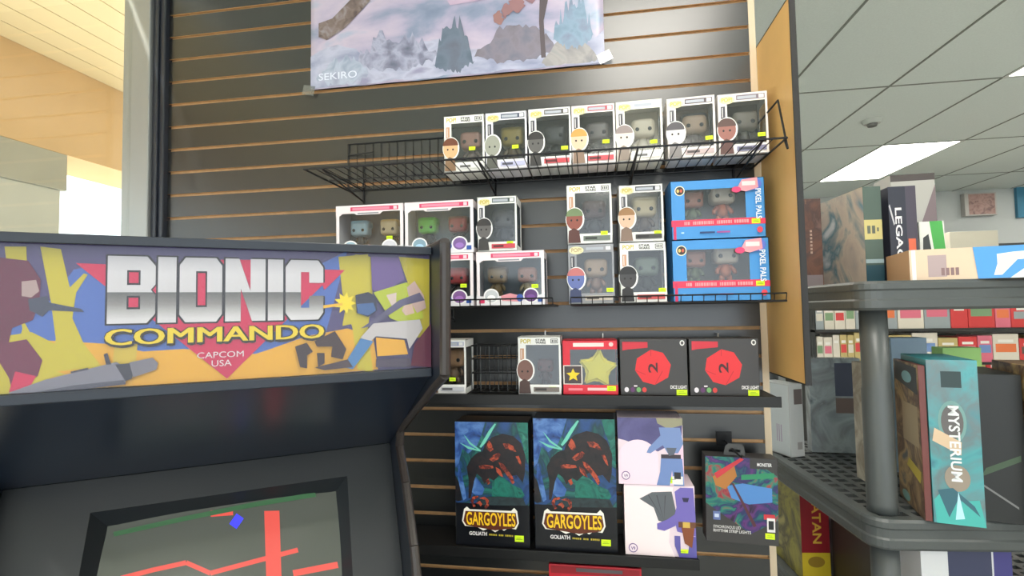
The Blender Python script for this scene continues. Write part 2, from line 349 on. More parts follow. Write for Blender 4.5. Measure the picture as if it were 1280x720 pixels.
def pop_box(label, x0, y, z, W=.115, H=.158, D=.09, frame=(235, 235, 232), figs=((150, 110, 90, None),), header='yellow', portrait=None, star=True, side=None,
            head_ink=(196, 178, 70), band=None, liner=(88, 88, 92), stick=(.80, .16), group='windowed figure boxes', rz=0, foot=(200, 200, 205), shape='left', logo=None, ramp=False, rx=0, fs=1.0):
    """a card figure box with a clear window wrapping its front and right side; origin at its front lower left"""
    t = thing('figure_box', label, 'toy box', (x0, y, z), rz, group, rx=rx)
    fr = mat(frame, .42); t1 = .0012
    bm = bmesh.new()
    box(bm, 0, W, D - t1, D, 0, H); box(bm, 0, W, 0, D, 0, t1); box(bm, 0, W, 0, D, H - t1, H); box(bm, 0, t1, 0, D, t1, H - t1)
    hz, lz = H * .86, H * .17; lx = .05 * W if shape != 'left' else .19 * W; rxx = W * .955
    # front frame with a cut window
    box(bm, 0, W, 0, t1, hz, H); box(bm, 0, W, 0, t1, 0, lz); box(bm, 0, lx, 0, t1, lz, hz); box(bm, rxx, W, 0, t1, lz, hz)
    # side frame
    box(bm, W - t1, W, 0, D, hz, H); box(bm, W - t1, W, 0, D, 0, lz * .6); box(bm, W - t1, W, D * .82, D, lz * .6, hz)
    link('carton', bm, fr, t)
    bm = bmesh.new(); box(bm, t1 * 1.2, W - t1 * 1.2, D - .004, D - .0025, t1, H - t1); box(bm, t1 * 1.2, W * .97, .01, D - .004, t1 * 1.5, H * .12)
    link('liner', bm, mat(liner, .6), t)
    bm = bmesh.new(); box(bm, lx, rxx, t1 * .4, t1 * .7, lz, hz); box(bm, W - t1 * .7, W - t1 * .4, 0, D * .82, lz * .6, hz); link('window', bm, PLAST, t)
    n = len(figs)
    for i, (r, g, b, hair, *bd) in enumerate(figs):
        fx = (lx + (rxx - lx) * (i + .5) / n) + (.004 if n == 1 else 0)
        figure(t, fx, D * .5, H * .13, (r, g, b), hair, bd[0] if bd else (70, 65, 62), s=fs * (1 if n == 1 else .92))
    pr = Print((0, 0, 0), (1, 0, 0), (0, 0, 1), W, H)
    pr.rect(0, 0, 1, .012, (150, 150, 150))
    if n == 1:
        if star:
            pr.text('POP!', .07, .885, .31, .965, head_ink, .03); pr.text('STAR', .42, .925, .66, .965, (25, 25, 25), .03); pr.text('WARS', .42, .88, .66, .92, (25, 25, 25), .03)
            pr.rect(.77, .885, .94, .965, (60, 60, 62)); pr.rect(.785, .895, .925, .955, (225, 225, 222)); pr.rect(.80, .905, .825, .945, (60, 60, 62)); pr.rect(.842, .905, .867, .945, (60, 60, 62)); pr.rect(.884, .905, .909, .945, (60, 60, 62))
        else:
            pr.poly(ell(.19, .90, .16, .065), (225, 215, 170)); pr.text('POP!', .08, .87, .30, .94, head_ink, .03)
            pr.rect(.38, .885, .95, .965, band or (70, 72, 80)); pr.rect(.40, .90, .78, .945, (170, 175, 185)); pr.rect(.83, .895, .93, .955, (225, 225, 225))
        pr.rect(.06, .60, .15, .80, (196, 150, 120) if star else (74, 74, 82)); pr.rect(.085, .62, .10, .78, (225, 225, 225))
        if portrait:
            a, h = portrait
            pr.poly(ell(.18, .42, .21, .20), (240, 240, 238)); pr.poly(ell(.17, .42, .185, .18), a)
            if h: pr.poly(ell(.17, .47, .19, .135, a0=0, a1=180), h)
            pr.poly(ell(.23, .40, .022, .018), (20, 20, 20)); pr.poly(ell(.10, .40, .02, .018), (20, 20, 20))
            pr.poly([(.02, .02), (.30, .02), (.27, .22), (.15, .27), (.04, .22)], tuple(int(v * .6) for v in a))
        pr.rect(.36, .05, .95, .13, foot); pr.rect(.40, .07, .66, .11, tuple(int(v * .45) for v in foot))
    else:
        hd = (214, 60, 104)
        pr.poly([(0, 1), (0, .80), (.06, .80), (.10, .84), (.28, .84), (.31, .81), (.66, .81), (.70, .86), (1, .86), (1, 1)], (238, 226, 230))
        pr.rect(.22, .885, .93, .965, hd); pr.rect(.25, .90, .80, .95, (232, 140, 164)); pr.rect(.86, .895, .91, .955, (245, 210, 220)); pr.rect(.33, .825, .64, .85, (150, 150, 158))
        pr.poly([(0, 0), (1, 0), (1, .20), (.8, .15), (.5, .19), (.2, .13), (0, .19)], (228, 226, 232))
        for cx, c in ((.22, portrait[0] if portrait else (120, 150, 170)), (.80, portrait[1] if portrait else (110, 80, 150))):
            pr.poly(ell(cx, .17, .115, .14), (238, 238, 240)); pr.poly(ell(cx, .17, .095, .115), c); pr.poly(ell(cx, .14, .06, .05), tuple(min(255, int(v * 1.3)) for v in c))
        pr.poly([(.38, .08), (.62, .06), (.66, .16), (.5, .22), (.36, .17)], (222, 150, 160)); pr.poly(ell(.64, .13, .05, .07), (60, 90, 170)); pr.rect(.04, .04, .12, .12, hd); pr.rect(.9, .05, .97, .13, (40, 80, 160))
    pr.done('front_print', t)
    if stick: sticker(t, stick[0] * W, stick[1] * H, 0)
    return t
FW = -.125     # front plane of the boxes standing on the wall shelves
def X(px, py, Y=FW): return onY(px, py, Y).x
def Zh(px, py, Y=FW): return onY(px, py, Y).z

# --- top shelf: seven boxes
tops = [
 (555, 'white figure box, leftmost on the top wire shelf, with a brown-haired portrait', (176, 128, 112, None, (120, 100, 90)), True, ((224, 176, 130), (110, 62, 40)), (120, 120, 118), .158, (.70, .40)),
 (607, 'white figure box with a golden figure on the top wire shelf, second from the left', (150, 128, 60, (120, 104, 50), (110, 90, 60)), False, ((150, 152, 140), None), (60, 58, 70), .158, (.72, .38)),
 (661, 'figure box with a dark mask-like portrait and an almost black window, top wire shelf', (60, 60, 62, None, (40, 40, 42)), False, ((90, 88, 86), (40, 38, 38)), (64, 64, 66), .160, (.84, .30)),
 (715, 'figure box with orange-haired portrait and red footer on the top wire shelf', (120, 110, 104, None, (50, 45, 48)), False, ((232, 190, 160), (216, 150, 70)), (74, 66, 64), .160, (.78, .36)),
 (771, 'pale washed-out figure box in the middle of the top wire shelf, cream window', (232, 214, 186, None, (220, 205, 180)), False, ((238, 214, 196), (140, 126, 124)), (226, 214, 190), .160, (.80, .30)),
 (835, 'figure box with a grey-capped portrait, second from right on the top wire shelf', (176, 146, 120, (70, 64, 62), (96, 84, 80)), False, ((214, 206, 204), (74, 70, 76)), (160, 138, 120), .158, (.86, .30)),
 (899, 'figure box at the right end of the top wire shelf with a dark-haired portrait', (130, 118, 104, None, (90, 84, 76)), False, ((150, 96, 86), (84, 58, 52)), (128, 118, 104), .158, (.86, .30))]
for i, (px, lab, fg, star, por, liner, H, st) in enumerate(tops):
    x0 = X(px, 190); band = [(60, 60, 60), (64, 74, 96), (70, 66, 62), (176, 70, 84), (206, 210, 222), (84, 70, 74), (120, 108, 120)][i]
    pop_box(lab, x0, FW, ZS1 + .0015, W=.1145 if i < 4 else .118, H=H, figs=(fg,), star=star, portrait=por, liner=liner, stick=st, band=band,
            frame=[(236, 236, 230), (230, 228, 236), (232, 232, 230), (236, 226, 224), (242, 238, 226), (236, 228, 224), (232, 226, 222)][i], foot=[(226, 226, 224), (190, 190, 220), (200, 70, 80), (206, 80, 90), (230, 230, 230), (190, 170, 170), (120, 120, 150)][i], rz=[0, 0, 0, 0, -.02, -.05, -.05][i],
            shape='left')
# --- second shelf, left group
z2 = ZS2 + .0015; DH = .145
dps = [
 (420, 505, 1, 'pink-topped double figure box with a blue and a blond figure, left of the green one', ((170, 196, 206, (150, 190, 205)), (214, 190, 150, (214, 176, 110))), ((150, 180, 200), (210, 210, 220)), (.80, .34)),
 (506, 593, 1, 'pink-topped double figure box with a bright green and a red figure', ((110, 190, 70, (90, 180, 60)), (150, 50, 48, (120, 70, 60))), ((130, 160, 180), (120, 90, 150)), (.86, .06)),
 (506, 593, 0, 'pink-topped double figure box half hidden behind the arcade cabinet, red figure showing', ((120, 100, 90, None), (190, 70, 70, (170, 60, 64))), ((130, 150, 170), (130, 90, 150)), (.86, .38)),
 (596, 690, 0, 'pink-topped double figure box with brown figures, right end of the lower row', ((150, 120, 84, (110, 84, 60), (140, 116, 80)), (178, 124, 106, None, (180, 160, 120))), ((196, 200, 206), (96, 60, 120)), (.86, .34)),
 (420, 505, 0, 'pink-topped double figure box hidden by the cabinet, under the blue and blond pair', ((150, 120, 100, None), (120, 130, 150, None)), ((196, 200, 206), (96, 60, 120)), None)]
for a, b, row, lab, figs, por, st in dps:
    yy = 380 if not row else 300
    x0, x1 = X(a, yy), X(b, yy)
    if (a, row) == (596, 0): x1 = x0 + .187
    pop_box(lab, x0, FW, z2 + row * (DH + .001), W=x1 - x0 - .002, H=DH, figs=figs, portrait=por, liner=(120, 128, 132), stick=st, frame=(238, 228, 232), shape='wide', group='pink-topped double figure boxes', fs=.92)
x0 = X(597, 305); pop_box('black-windowed figure box with white footer, standing on the pink-topped boxes', x0, FW, z2 + DH + .001, W=.109, H=.15, figs=((70, 66, 66, None, (40, 40, 44)),), star=False, portrait=((96, 92, 92), (50, 46, 46)), liner=(96, 100, 100), stick=(.82, .14), foot=(200, 70, 84), group='single figure boxes on the second shelf', band=(70, 84, 80))
# --- second shelf, right group
def xw(a, b, y): return X(a, y), X(b, y) - X(a, y)
x0, W = xw(711, 769, 380)
pop_box('grey see-through figure box with blue and red portrait, below the green-helmet box', x0, FW, z2, W=W, H=.156, figs=((196, 160, 130, None, (170, 130, 110)),), star=False, head_ink=(180, 160, 120), portrait=((96, 110, 170), (190, 110, 110)), frame=(150, 152, 158), liner=(150, 146, 144), stick=(.9, .22), foot=(190, 180, 170), group='single figure boxes on the second shelf', band=(146, 146, 152))
pop_box('white figure box with green-topped portrait, upper left of the right-hand group', x0, FW, z2 + .157, W=W - .002, H=.158, figs=((90, 64, 62, None, (60, 60, 60)),), star=True, portrait=((140, 74, 60), (110, 130, 90)), liner=(84, 88, 90), stick=(.82, .17), foot=(110, 120, 110), group='single figure boxes on the second shelf')
x0, W = xw(776, 836, 380)
pop_box('white figure box with a black hooded portrait, beside the lower blue box', x0, FW, z2, W=W - .003, H=.156, figs=((120, 128, 110, None, (50, 54, 44)),), star=True, portrait=((60, 58, 60), (30, 30, 32)), liner=(58, 60, 58), stick=(.9, .20), foot=(200, 80, 80), group='single figure boxes on the second shelf')
pop_box('white-edged figure box with a sandy-haired portrait, left of the upper blue box', x0 + .002, FW, z2 + .157, W=W - .008, H=.150, figs=((214, 190, 150, (190, 170, 136), (110, 90, 76)),), star=False, band=(50, 52, 60), portrait=((214, 176, 150), (150, 110, 70)), liner=(176, 164, 150), stick=(.86, .15), foot=(60, 58, 56), group='single figure boxes on the second shelf', frame=(226, 224, 222))

def card_box(name, label, cat, loc, W, D, H, c, rz=0, rx=0, group=None, rough=.4, m=None, bev=.0012, ry=0):
    """closed carton; origin front lower left, front faces local -Y"""
    t = thing(name, label, cat, loc, rz, group, rx=rx, ry=ry); bm = bmesh.new(); box(bm, 0, W, 0, D, 0, H, bev=bev)
    link('carton', bm, m or mat(c, rough), t); t['_wdh'] = (W, D, H); return t
def fp(t): W, D, H = t['_wdh']; return Print((0, 0, 0), (1, 0, 0), (0, 0, 1), W, H)
def lp(t): W, D, H = t['_wdh']; return Print((0, D, 0), (0, -1, 0), (0, 0, 1), D, H)
def rp(t): W, D, H = t['_wdh']; return Print((W, 0, 0), (0, 1, 0), (0, 0, 1), D, H)

# --- two blue window boxes
def blue_box(label, x0, z, W, H, D=.095):
    BL = mat((62, 140, 206), .4); t = thing('duo_figure_box', label, 'toy box', (x0, FW, z), 0, 'blue two-figure window boxes')
    bm = bmesh.new(); t1 = .0014; wx0, wx1, wz0, wz1 = .15 * W, .80 * W, .33 * H, .84 * H
    box(bm, 0, W, D - t1, D, 0, H); box(bm, 0, W, 0, D, 0, t1); box(bm, 0, W, 0, D, H - t1, H); box(bm, 0, t1, 0, D, t1, H - t1); box(bm, W - t1, W, 0, D, t1, H - t1)
    box(bm, 0, wx0, 0, t1, 0, H); box(bm, wx1, W, 0, t1, 0, H); box(bm, wx0, wx1, 0, t1, 0, wz0); box(bm, wx0, wx1, 0, t1, wz1, H)
    link('carton', bm, BL, t)
    bm = bmesh.new(); box(bm, t1, W - t1, D - .004, D - .002, t1, H - t1); box(bm, wx0, wx1, .02, D - .004, wz0 - .012, wz0 - .006); link('liner', bm, mat((112, 112, 104), .6), t)
    bm = bmesh.new(); box(bm, wx0, wx1, t1 * .3, t1 * .6, wz0, wz1); link('window', bm, PLAST, t)
    figure(t, W * .27, D * .5, wz0 - .006, (176, 112, 90), (110, 64, 46), (110, 120, 80), .86); figure(t, W * .60, D * .5, wz0 - .006, (200, 180, 160), (60, 56, 56), (200, 110, 70), 1.0)
    pr = fp_like = Print((0, 0, 0), (1, 0, 0), (0, 0, 1), W, H)
    pr.poly(ell(.10, .83, .055, .085), (226, 220, 190)); pr.poly(ell(.10, .83, .045, .07), (50, 46, 44)); pr.poly(ell(.08, .83, .014, .03), (220, 190, 110)); pr.poly(ell(.115, .83, .014, .03), (200, 90, 60))
    pr.poly([(0, .33), (0, .22), (1, .22), (1, .31), (.9, .33)], (222, 52, 84))
    pr.poly([(.02, 0), (.05, 0), (.05, .3), (.02, .3)], (200, 40, 90))
    u = .14
    random.seed(3)
    while u < .80:
        ww = random.choice((.012, .018, .022)); 
        if random.random() > .14: pr.rect(u, .245, u + ww, .30, (244, 150, 156))
        u += ww + .006
    pr.k += 2
    pr.rect(.30, .09, .46, .12, (30, 60, 110)); pr.rect(.48, .09, .62, .12, (150, 70, 140)); pr.rect(.10, .10, .13, .12, (190, 220, 240))
    pr.poly(ell(.88, .88, .085, .10), (90, 110, 200)); pr.poly([(.70, .80), (.76, .96), (.92, .99), (.93, .82), (.80, .76)], (232, 150, 160)); pr.poly(ell(.70, .80, .05, .05), (214, 60, 110)); pr.rect(.76, .86, .90, .93, (250, 214, 214))
    pr.text('PIXEL PALS', .895, .30, .955, .80, (226, 236, 246), .02, rot=90)
    pr.poly(ell(.93, .12, .03, .05), (222, 60, 80)); pr.done('front_print', t); sticker(t, .90 * W, .27 * H, 0, .02, .012)
    return t
x0, x1 = X(842, 380), X(964, 380)
blue_box('blue two-figure window box with a red stripe, upper of the pair beside the fibreboard panel', x0 + .001, z2 + .158, x1 - x0 - .006, .152)
blue_box('blue two-figure window box with a red stripe, lower of the pair beside the fibreboard panel', x0, z2, x1 - x0, .157)

# --- third shelf
z3 = ZS3 + .0015; F3 = -.12
pop_box('figure box with a tan figure on the third shelf, cut off by the arcade cabinet', X(583, 490, F3) - .112, F3, z3, W=.112, H=.146, figs=((184, 140, 104, None, (150, 120, 96)),), star=False, portrait=((200, 150, 110), (120, 80, 60)), liner=(110, 102, 92), stick=(.66, .27), group='single figure boxes on the third shelf', band=(150, 158, 190))
x0 = X(648, 490, F3); pop_box('white figure box with an almost empty grey window, right of the wire basket', x0, F3, z3, W=X(703, 490, F3) - x0 - .002, H=.152, figs=((96, 50, 50, None, (80, 44, 46)),), star=True, portrait=((120, 86, 78), None), liner=(140, 140, 142), stick=(.80, .10), group='single figure boxes on the third shelf', foot=(120, 110, 104), fs=.7)
# wire basket
x0, x1 = X(590, 490, -.10), X(646, 490, -.10); t = thing('wire_basket', 'empty black wire basket standing between two figure boxes on the third shelf', 'basket', (x0, -.10, z3)); W = x1 - x0; Hb = .128; bm = bmesh.new()
for y in (0, .07):
    for i in range(6): tube(bm, [(W * i / 5, y, .002), (W * i / 5, y, Hb)], .0014)
for i in range(6): tube(bm, [(W * i / 5, 0, .002), (W * i / 5, .07, .002)], .0013)
link('wires', bm, mat((120, 122, 126), .25, metal=.9), t); bm = bmesh.new()
for zz in (.002, Hb * .42, Hb * .72, Hb):
    tube(bm, [(0, 0, zz), (W, 0, zz), (W, .07, zz), (0, .07, zz), (0, 0, zz)], .002)
link('rim', bm, BLACKWIRE, t)
# red box with star lamp
x0, x1 = X(704, 492, F3), X(773, 492, F3); W = x1 - x0; H = .142; RD = mat((214, 38, 56), .4)
t = thing('star_lamp_box', 'red window box with a plain yellow star lamp inside, on the third shelf', 'toy box', (x0, F3, z3)); D = .09; t1 = .0013; bm = bmesh.new()
box(bm, 0, W, D - t1, D, 0, H); box(bm, 0, W, 0, D, 0, t1); box(bm, 0, W, 0, D, H - t1, H); box(bm, 0, t1, 0, D, 0, H)
box(bm, 0, .14 * W, 0, t1, 0, H); box(bm, .14 * W, W, 0, t1, 0, .18 * H); box(bm, .14 * W, W, 0, t1, .83 * H, H); box(bm, W - t1, W, .07, D, 0, H); link('carton', bm, RD, t)
bm = bmesh.new(); box(bm, t1, W - t1, D - .004, D - .002, t1, H - t1); link('liner', bm, mat((120, 134, 130), .6), t)
bm = bmesh.new(); box(bm, .14 * W, W, t1 * .3, t1 * .6, .18 * H, .83 * H); box(bm, W - t1, W - .0005, 0, .07, t1, H - t1); link('window', bm, PLAST, t)
bm = bmesh.new(); st = [(W * .64 + (.056 if i % 2 == 0 else .030) * sin(2 * pi * i / 10 + .1), H * .47 + (.056 if i % 2 == 0 else .030) * cos(2 * pi * i / 10 + .1)) for i in range(10)]
prism(bm, st, 'y', .004, .034); bmesh.ops.bevel(bm, geom=bm.edges[:], offset=.006, segments=3, affect='EDGES'); link('star_lamp', bm, mat((250, 228, 30), .35), t, False)
pr = Print((0, 0, 0), (1, 0, 0), (0, 0, 1), W, H); pr.rect(.2, .88, .76, .95, (240, 220, 216)); pr.poly(ell(.89, .92, .04, .04), (240, 200, 196))
pr.rect(.01, .19, .36, .54, (226, 216, 206)); pr.rect(.03, .205, .34, .525, (70, 58, 60)); pr.poly([(.19 + (.13 if i % 2 == 0 else .06) * sin(2 * pi * i / 10), .36 + (.125 if i % 2 == 0 else .058) * cos(2 * pi * i / 10)) for i in range(10)], (236, 200, 40))
pr.rect(.10, .08, .36, .12, (240, 130, 140)); pr.rect(.45, .08, .80, .13, (244, 190, 190)); pr.done('front_print', t); sticker(t, .88 * W, .12 * H, 0, .022, .013)
# two dice-light boxes
for px0, px1, lab in ((776, 861, 'dark grey box printed with a red die, left of the pair on the third shelf'), (863, 951, 'dark grey box printed with a red die, right of the pair by the pale trim')):
    x0, x1 = X(px0, 490, F3), X(px1, 490, F3); W = x1 - x0; t = card_box('dice_light_box', lab, 'toy box', (x0, F3, z3), W - .001, .09, .143, (58, 56, 56), group='dice light boxes'); H = .143
    pr = fp(t); c, r = (.49, .50), .30
    hexa = [(c[0] + r * .90 * cos(radians(a)), c[1] + r * 1.05 * sin(radians(a))) for a in (8, 55, 95, 150, 190, 235, 275, 325)]
    pr.poly(hexa, (216, 40, 46)); tri = [(c[0] + .15 * cos(radians(a)), c[1] + .2 * sin(radians(a))) for a in (100, 220, 340)]
    for i in range(3):
        q = tri[i], hexa[(2, 4, 6)[i] if i < 3 else 0]
        a, b = q; dx, dy = b[0] - a[0], b[1] - a[1]; L = math.hypot(dx, dy); ox, oy = -dy / L * .004, dx / L * .004
        pr.poly([(a[0] + ox, a[1] + oy), (b[0] + ox, b[1] + oy), (b[0] - ox, b[1] - oy), (a[0] - ox, a[1] - oy)], (170, 24, 36))
    pr.text('2', .42, .40, .56, .58, (60, 20, 24), .02, rot=-90)
    pr.poly([(.04, .96), (.04, .80), (.12, .82), (.42, .85), (.42, .95)], (200, 40, 56)); pr.poly(ell(.93, .93, .035, .05), (226, 226, 222)); pr.poly(ell(.93, .93, .02, .03), (70, 68, 68))
    for u, cc in ((.09, (222, 216, 222)), (.18, (96, 50, 100)), (.27, (110, 168, 100)), (.355, (206, 60, 56))): pr.poly(ell(u, .10, .033, .045), cc)
    pr.rect(.20, .155, .25, .18, (220, 210, 215)); pr.text('DICE LIGHT', .74, .12, .98, .18, (236, 232, 232), .02); pr.done('front_print', t); sticker(t, .90 * W, .055 * H, 0, .026, .014)

# --- fourth shelf: tall dark boxes
z4 = ZS4 + .0015
NIGHT = mottled('night_art', [(14, 22, 44), (38, 74, 130), (24, 60, 70), (40, 120, 108), (12, 16, 24)], 13, .35, 5, 1.6)
for k, (px0, px1, lab) in enumerate(((570, 664, 'tall dark box with a yellow title, left of the pair on the fourth shelf'), (669, 774, 'tall dark box with a yellow title, right of the pair beside the pale character boxes'))):
    x0, x1 = X(px0, 676, F3), X(px1, 685, F3); W = x1 - x0 - .003; H = .326 if k == 0 else .338
    t = card_box('collector_box', lab, 'toy box', (x0, F3, z4), W, .085, H, (16, 18, 24), group='tall dark collector boxes', rx=-.01, rough=.3)
    pr = fp(t); pr.poly([(0, .34), (.0, 1), (1, 1), (1, .34)], NIGHT)
    BLs = mottled('storm_blue', [(20, 34, 74), (46, 84, 150), (90, 130, 190), (30, 50, 100)], 26, .35, 8, .8); DKs = mottled('wing_dark', [(10, 12, 16), (26, 26, 30), (40, 30, 32), (14, 26, 30)], 40, .35, 8, .8)
    TEs = mottled('sea_green', [(14, 60, 60), (30, 116, 100), (20, 84, 78), (60, 140, 120)], 30, .35, 8, .8); EMs = mottled('ember', [(120, 34, 24), (186, 80, 52), (70, 26, 24), (150, 54, 40)], 60, .35, 8, .8)
    pr.poly([(0, 1), (.42, 1), (.36, .88), (.30, .80), (.18, .74), (.10, .78), (.05, .66), (0, .62)], BLs); pr.poly([(.0, .56), (.05, .50), (.09, .36), (.03, .35), (0, .36)], DKs)
    pr.poly([(.19, .60), (.26, .57), (.33, .52), (.40, .46), (.37, .41), (.28, .40), (.21, .44)], BLs); pr.poly([(.05, .66), (.09, .58), (.13, .46), (.15, .38), (.11, .36), (.07, .44), (.03, .56)], BLs)
    pr.poly([(.84, 1), (1, 1), (1, .66), (.96, .72), (.93, .82), (.88, .90)], TEs); pr.poly([(.50, .42), (.51, .52), (.58, .57), (.68, .55), (.78, .50), (.90, .47), (.94, .42), (.9, .39), (.5, .39)], TEs)
    for q_ in ([(.34, .80), (.40, .86), (.47, .93), (.55, .99), (.57, .985), (.49, .90), (.42, .83), (.36, .79)], [(.06, .83), (.18, .80), (.34, .77), (.35, .76), (.18, .78)], [(.12, .90), (.22, .83), (.36, .77), (.35, .76), (.20, .82)], [(.30, .66), (.36, .70), (.46, .74), (.52, .76), (.44, .715), (.34, .65)]): pr.poly(q_, (110, 196, 176))
    pr.poly([(.16, .63), (.22, .70), (.30, .745), (.38, .76), (.42, .83), (.52, .88), (.66, .91), (.80, .89), (.90, .84), (.96, .74), (.95, .60), (.92, .52), (.84, .58), (.76, .57), (.70, .60), (.60, .57), (.53, .53), (.47, .55), (.40, .50), (.36, .55), (.30, .58), (.26, .52), (.21, .38), (.18, .38), (.19, .52)], DKs)
    for q_ in ([(.43, .80), (.47, .85), (.50, .83), (.53, .78), (.49, .76), (.46, .77)], [(.66, .83), (.74, .83), (.80, .81), (.84, .765), (.80, .77), (.74, .785), (.69, .79)], [(.47, .70), (.53, .735), (.60, .755), (.63, .74), (.59, .70), (.52, .68)], [(.33, .645), (.40, .655), (.52, .648), (.53, .63), (.44, .622), (.34, .622)], [(.60, .68), (.66, .665), (.72, .62), (.78, .57), (.81, .52), (.78, .505), (.74, .55), (.68, .60), (.62, .64)], [(.42, .53), (.46, .545), (.48, .51), (.45, .495)], [(.83, .73), (.87, .735), (.90, .69), (.91, .65), (.88, .67)], [(.56, .64), (.62, .62), (.66, .56), (.62, .57), (.57, .60)]): pr.poly(q_, EMs)
    pr.poly([(.30, .37), (.45, .40), (.62, .405), (.92, .40), (.96, .34), (.3, .33)], mottled('stone_ledge', [(16, 30, 34), (40, 56, 60), (22, 26, 30)], 30, .4))
    for q_ in ([(.21, .36), (.24, .395), (.31, .405), (.32, .39), (.26, .375), (.25, .35), (.28, .32), (.25, .31)], [(.33, .385), (.40, .40), (.46, .375), (.46, .33), (.42, .30), (.40, .32), (.43, .345), (.41, .375)], [(.28, .345), (.34, .365), (.37, .34), (.35, .32), (.32, .34)]): pr.poly(q_, EMs)
    pr.poly([(.13, .16), (.09, .20), (.12, .295), (.16, .315), (.20, .295), (.76, .295), (.80, .32), (.84, .295), (.86, .20), (.82, .15), (.72, .16), (.66, .135), (.62, .15), (.54, .12), (.46, .15), (.38, .13), (.30, .155)], (240, 236, 226))
    pr.poly([(.15, .165), (.11, .20), (.14, .28), (.82, .28), (.84, .20), (.80, .16), (.54, .135)], (96, 40, 16)); pr.text('GARGOYLES', .145, .165, .82, .279, (60, 24, 10), .045); pr.text('GARGOYLES', .15, .17, .815, .276, (246, 196, 30), .02)
    pr.text('GOLIATH', .19, .09, .43, .12, (230, 226, 226), .03); [pr.rect(.46 + .022 * i_, .094, .474 + .022 * i_, .108, (190, 170, 50)) for i_ in range(15) if i_ not in (5, 9)]; pr.done('front_print', t)
    sticker(t, .86 * W, .075 * H, 0, .024, .016)
# pale character boxes (abstract blue-grey shapes)
def pale_box(label, x0, z, W, H, D, upper, rz):
    t = card_box('character_box', label, 'toy box', (x0, F3, z), W, D, H, (226, 206, 216), group='pale boxes with a blue-grey creature', rz=rz); pr = fp(t)
    if upper:
        pr.poly([(0, 1), (0, .68), (.1, .66), (.5, .52), (.62, .5), (.98, .7), (1, 1)], mottled('dusk_art', [(70, 66, 110), (96, 92, 140), (60, 56, 90)], 8))
        pr.poly([(.0, .45)] + ell(.31, .38, .31, .29, 12, 170, 10) + [(.62, 0), (0, 0)], (238, 212, 226)); pr.poly([(.8, 0), (.84, .5), (1, .6), (1, 0)], (232, 196, 214))
        B = (116, 138, 186)
        pr.poly([(.60, 1), (1, 1), (1, .90), (.78, .84), (.62, .92)], (150, 146, 120)); pr.poly([(.64, .86), (.96, .86), (1, .62), (.92, .48), (.76, .48), (.68, .62)], B)
        pr.poly([(.66, .74), (.48, .56), (.44, .48), (.50, .47), (.70, .60)], B); pr.poly([(.66, .42), (.98, .40), (1, 0), (.84, 0), (.82, .22), (.78, 0), (.58, 0), (.64, .2)], (108, 132, 184))
        pr.rect(.66, .40, .96, .46, (60, 52, 60)); pr.poly([(.74, .56), (.9, .56), (.86, .46), (.78, .44)], (90, 96, 110)); pr.rect(.82, .02, .98, .14, (226, 224, 222)); pr.rect(.85, .10, .95, .2, (40, 40, 46)); sx, sz = .84, .08
    else:
        pr.poly([(.0, .0), (.0, .98), (.7, .98), (.62, .2), (.7, 0)], (244, 226, 228)); pr.poly([(.22, .80), (.40, .90), (.68, .92), (.74, .60), (.56, .48), (.48, .50), (.42, .68)], (92, 96, 102))
        for q in (.34, .46, .58): pr.poly([(q, .86), (q + .015, .86), (.56, .50)], (66, 68, 76))
        B = (112, 100, 176)
        pr.poly([(.72, .92), (.80, .98), (.98, .98), (1, .6), (1, .3), (.74, .36), (.70, .56), (.74, .70)], B); pr.poly([(.74, .62), (.60, .52), (.46, .46), (.46, .38), (.56, .36), (.72, .44)], B)
        pr.poly([(.82, .84), (.92, .84), (.90, .78), (.84, .78)], (40, 36, 66)); pr.poly([(.70, .30), (.78, .30), (.78, .06), (.88, .06), (.92, .3), (1, .3), (1, 0), (.76, 0), (.70, .16)], (94, 88, 160))
        pr.poly([(.76, .50), (1, .50), (1, .42), (.76, .42)], (106, 66, 44)); pr.rect(.82, .42, .92, .5, (206, 170, 80)); pr.poly([(.80, .42), (.98, .42), (.94, .14), (.84, .20)], (130, 70, 40)); sx, sz = .82, .07
    pr.poly(ell(.11, .10 if not upper else .13, .065, .065), (110, 80, 140)); pr.poly(ell(.11, .10 if not upper else .13, .053, .053), (240, 222, 230)); pr.text('V9', .08, (.07 if not upper else .1), .14, (.12 if not upper else .15), (110, 80, 140), .02)
    pr.done('front_print', t); sticker(t, sx * W, sz * H, 0, .026, .016)
xa, xb = X(782, 690, F3), X(871, 702, F3)
pale_box('pale pink box with a purple winged creature, lower of the stacked pair', xa, z4, xb - xa, .175, .10, False, -.01)
pale_box('pale pink box with a blue creature under a dusky top, upper of the stacked pair', xa - .012, z4 + .176, xb - xa - .012, .168, .095, True, -.01)
# hanging strip light box
HY = -.10; p0, p1 = onY(883, 678, HY), onY(973, 682, HY)
t = card_box('strip_light_box', 'dark hanging box with a colourful neon room picture, hooked on the slat wall', 'box', (p0.x, HY, p0.z + .004), p1.x - p0.x, .05, .212, (56, 54, 54), rz=-.03, rx=.0, ry=.02)
W, D, H = t['_wdh']; pr = fp(t)
pr.poly([(0, 1), (.0, .45), (.62, .12), (1, .30), (1, .80), (.62, 1)], mottled('neon_art', [(24, 20, 34), (90, 44, 110), (30, 44, 90), (30, 120, 100), (150, 50, 60), (22, 24, 40)], 22, .35, 4, 1.2))
pr.poly([(.30, .66), (.52, .70), (.92, .66), (.92, .50), (.60, .46), (.36, .52)], (76, 128, 190)); pr.poly([(.10, .76), (.40, .92), (.44, .78), (.28, .62), (.14, .66)], (170, 110, 50)); pr.poly([(.5, .80), (.95, .84), (.95, .78), (.5, .74)], (40, 130, 90))
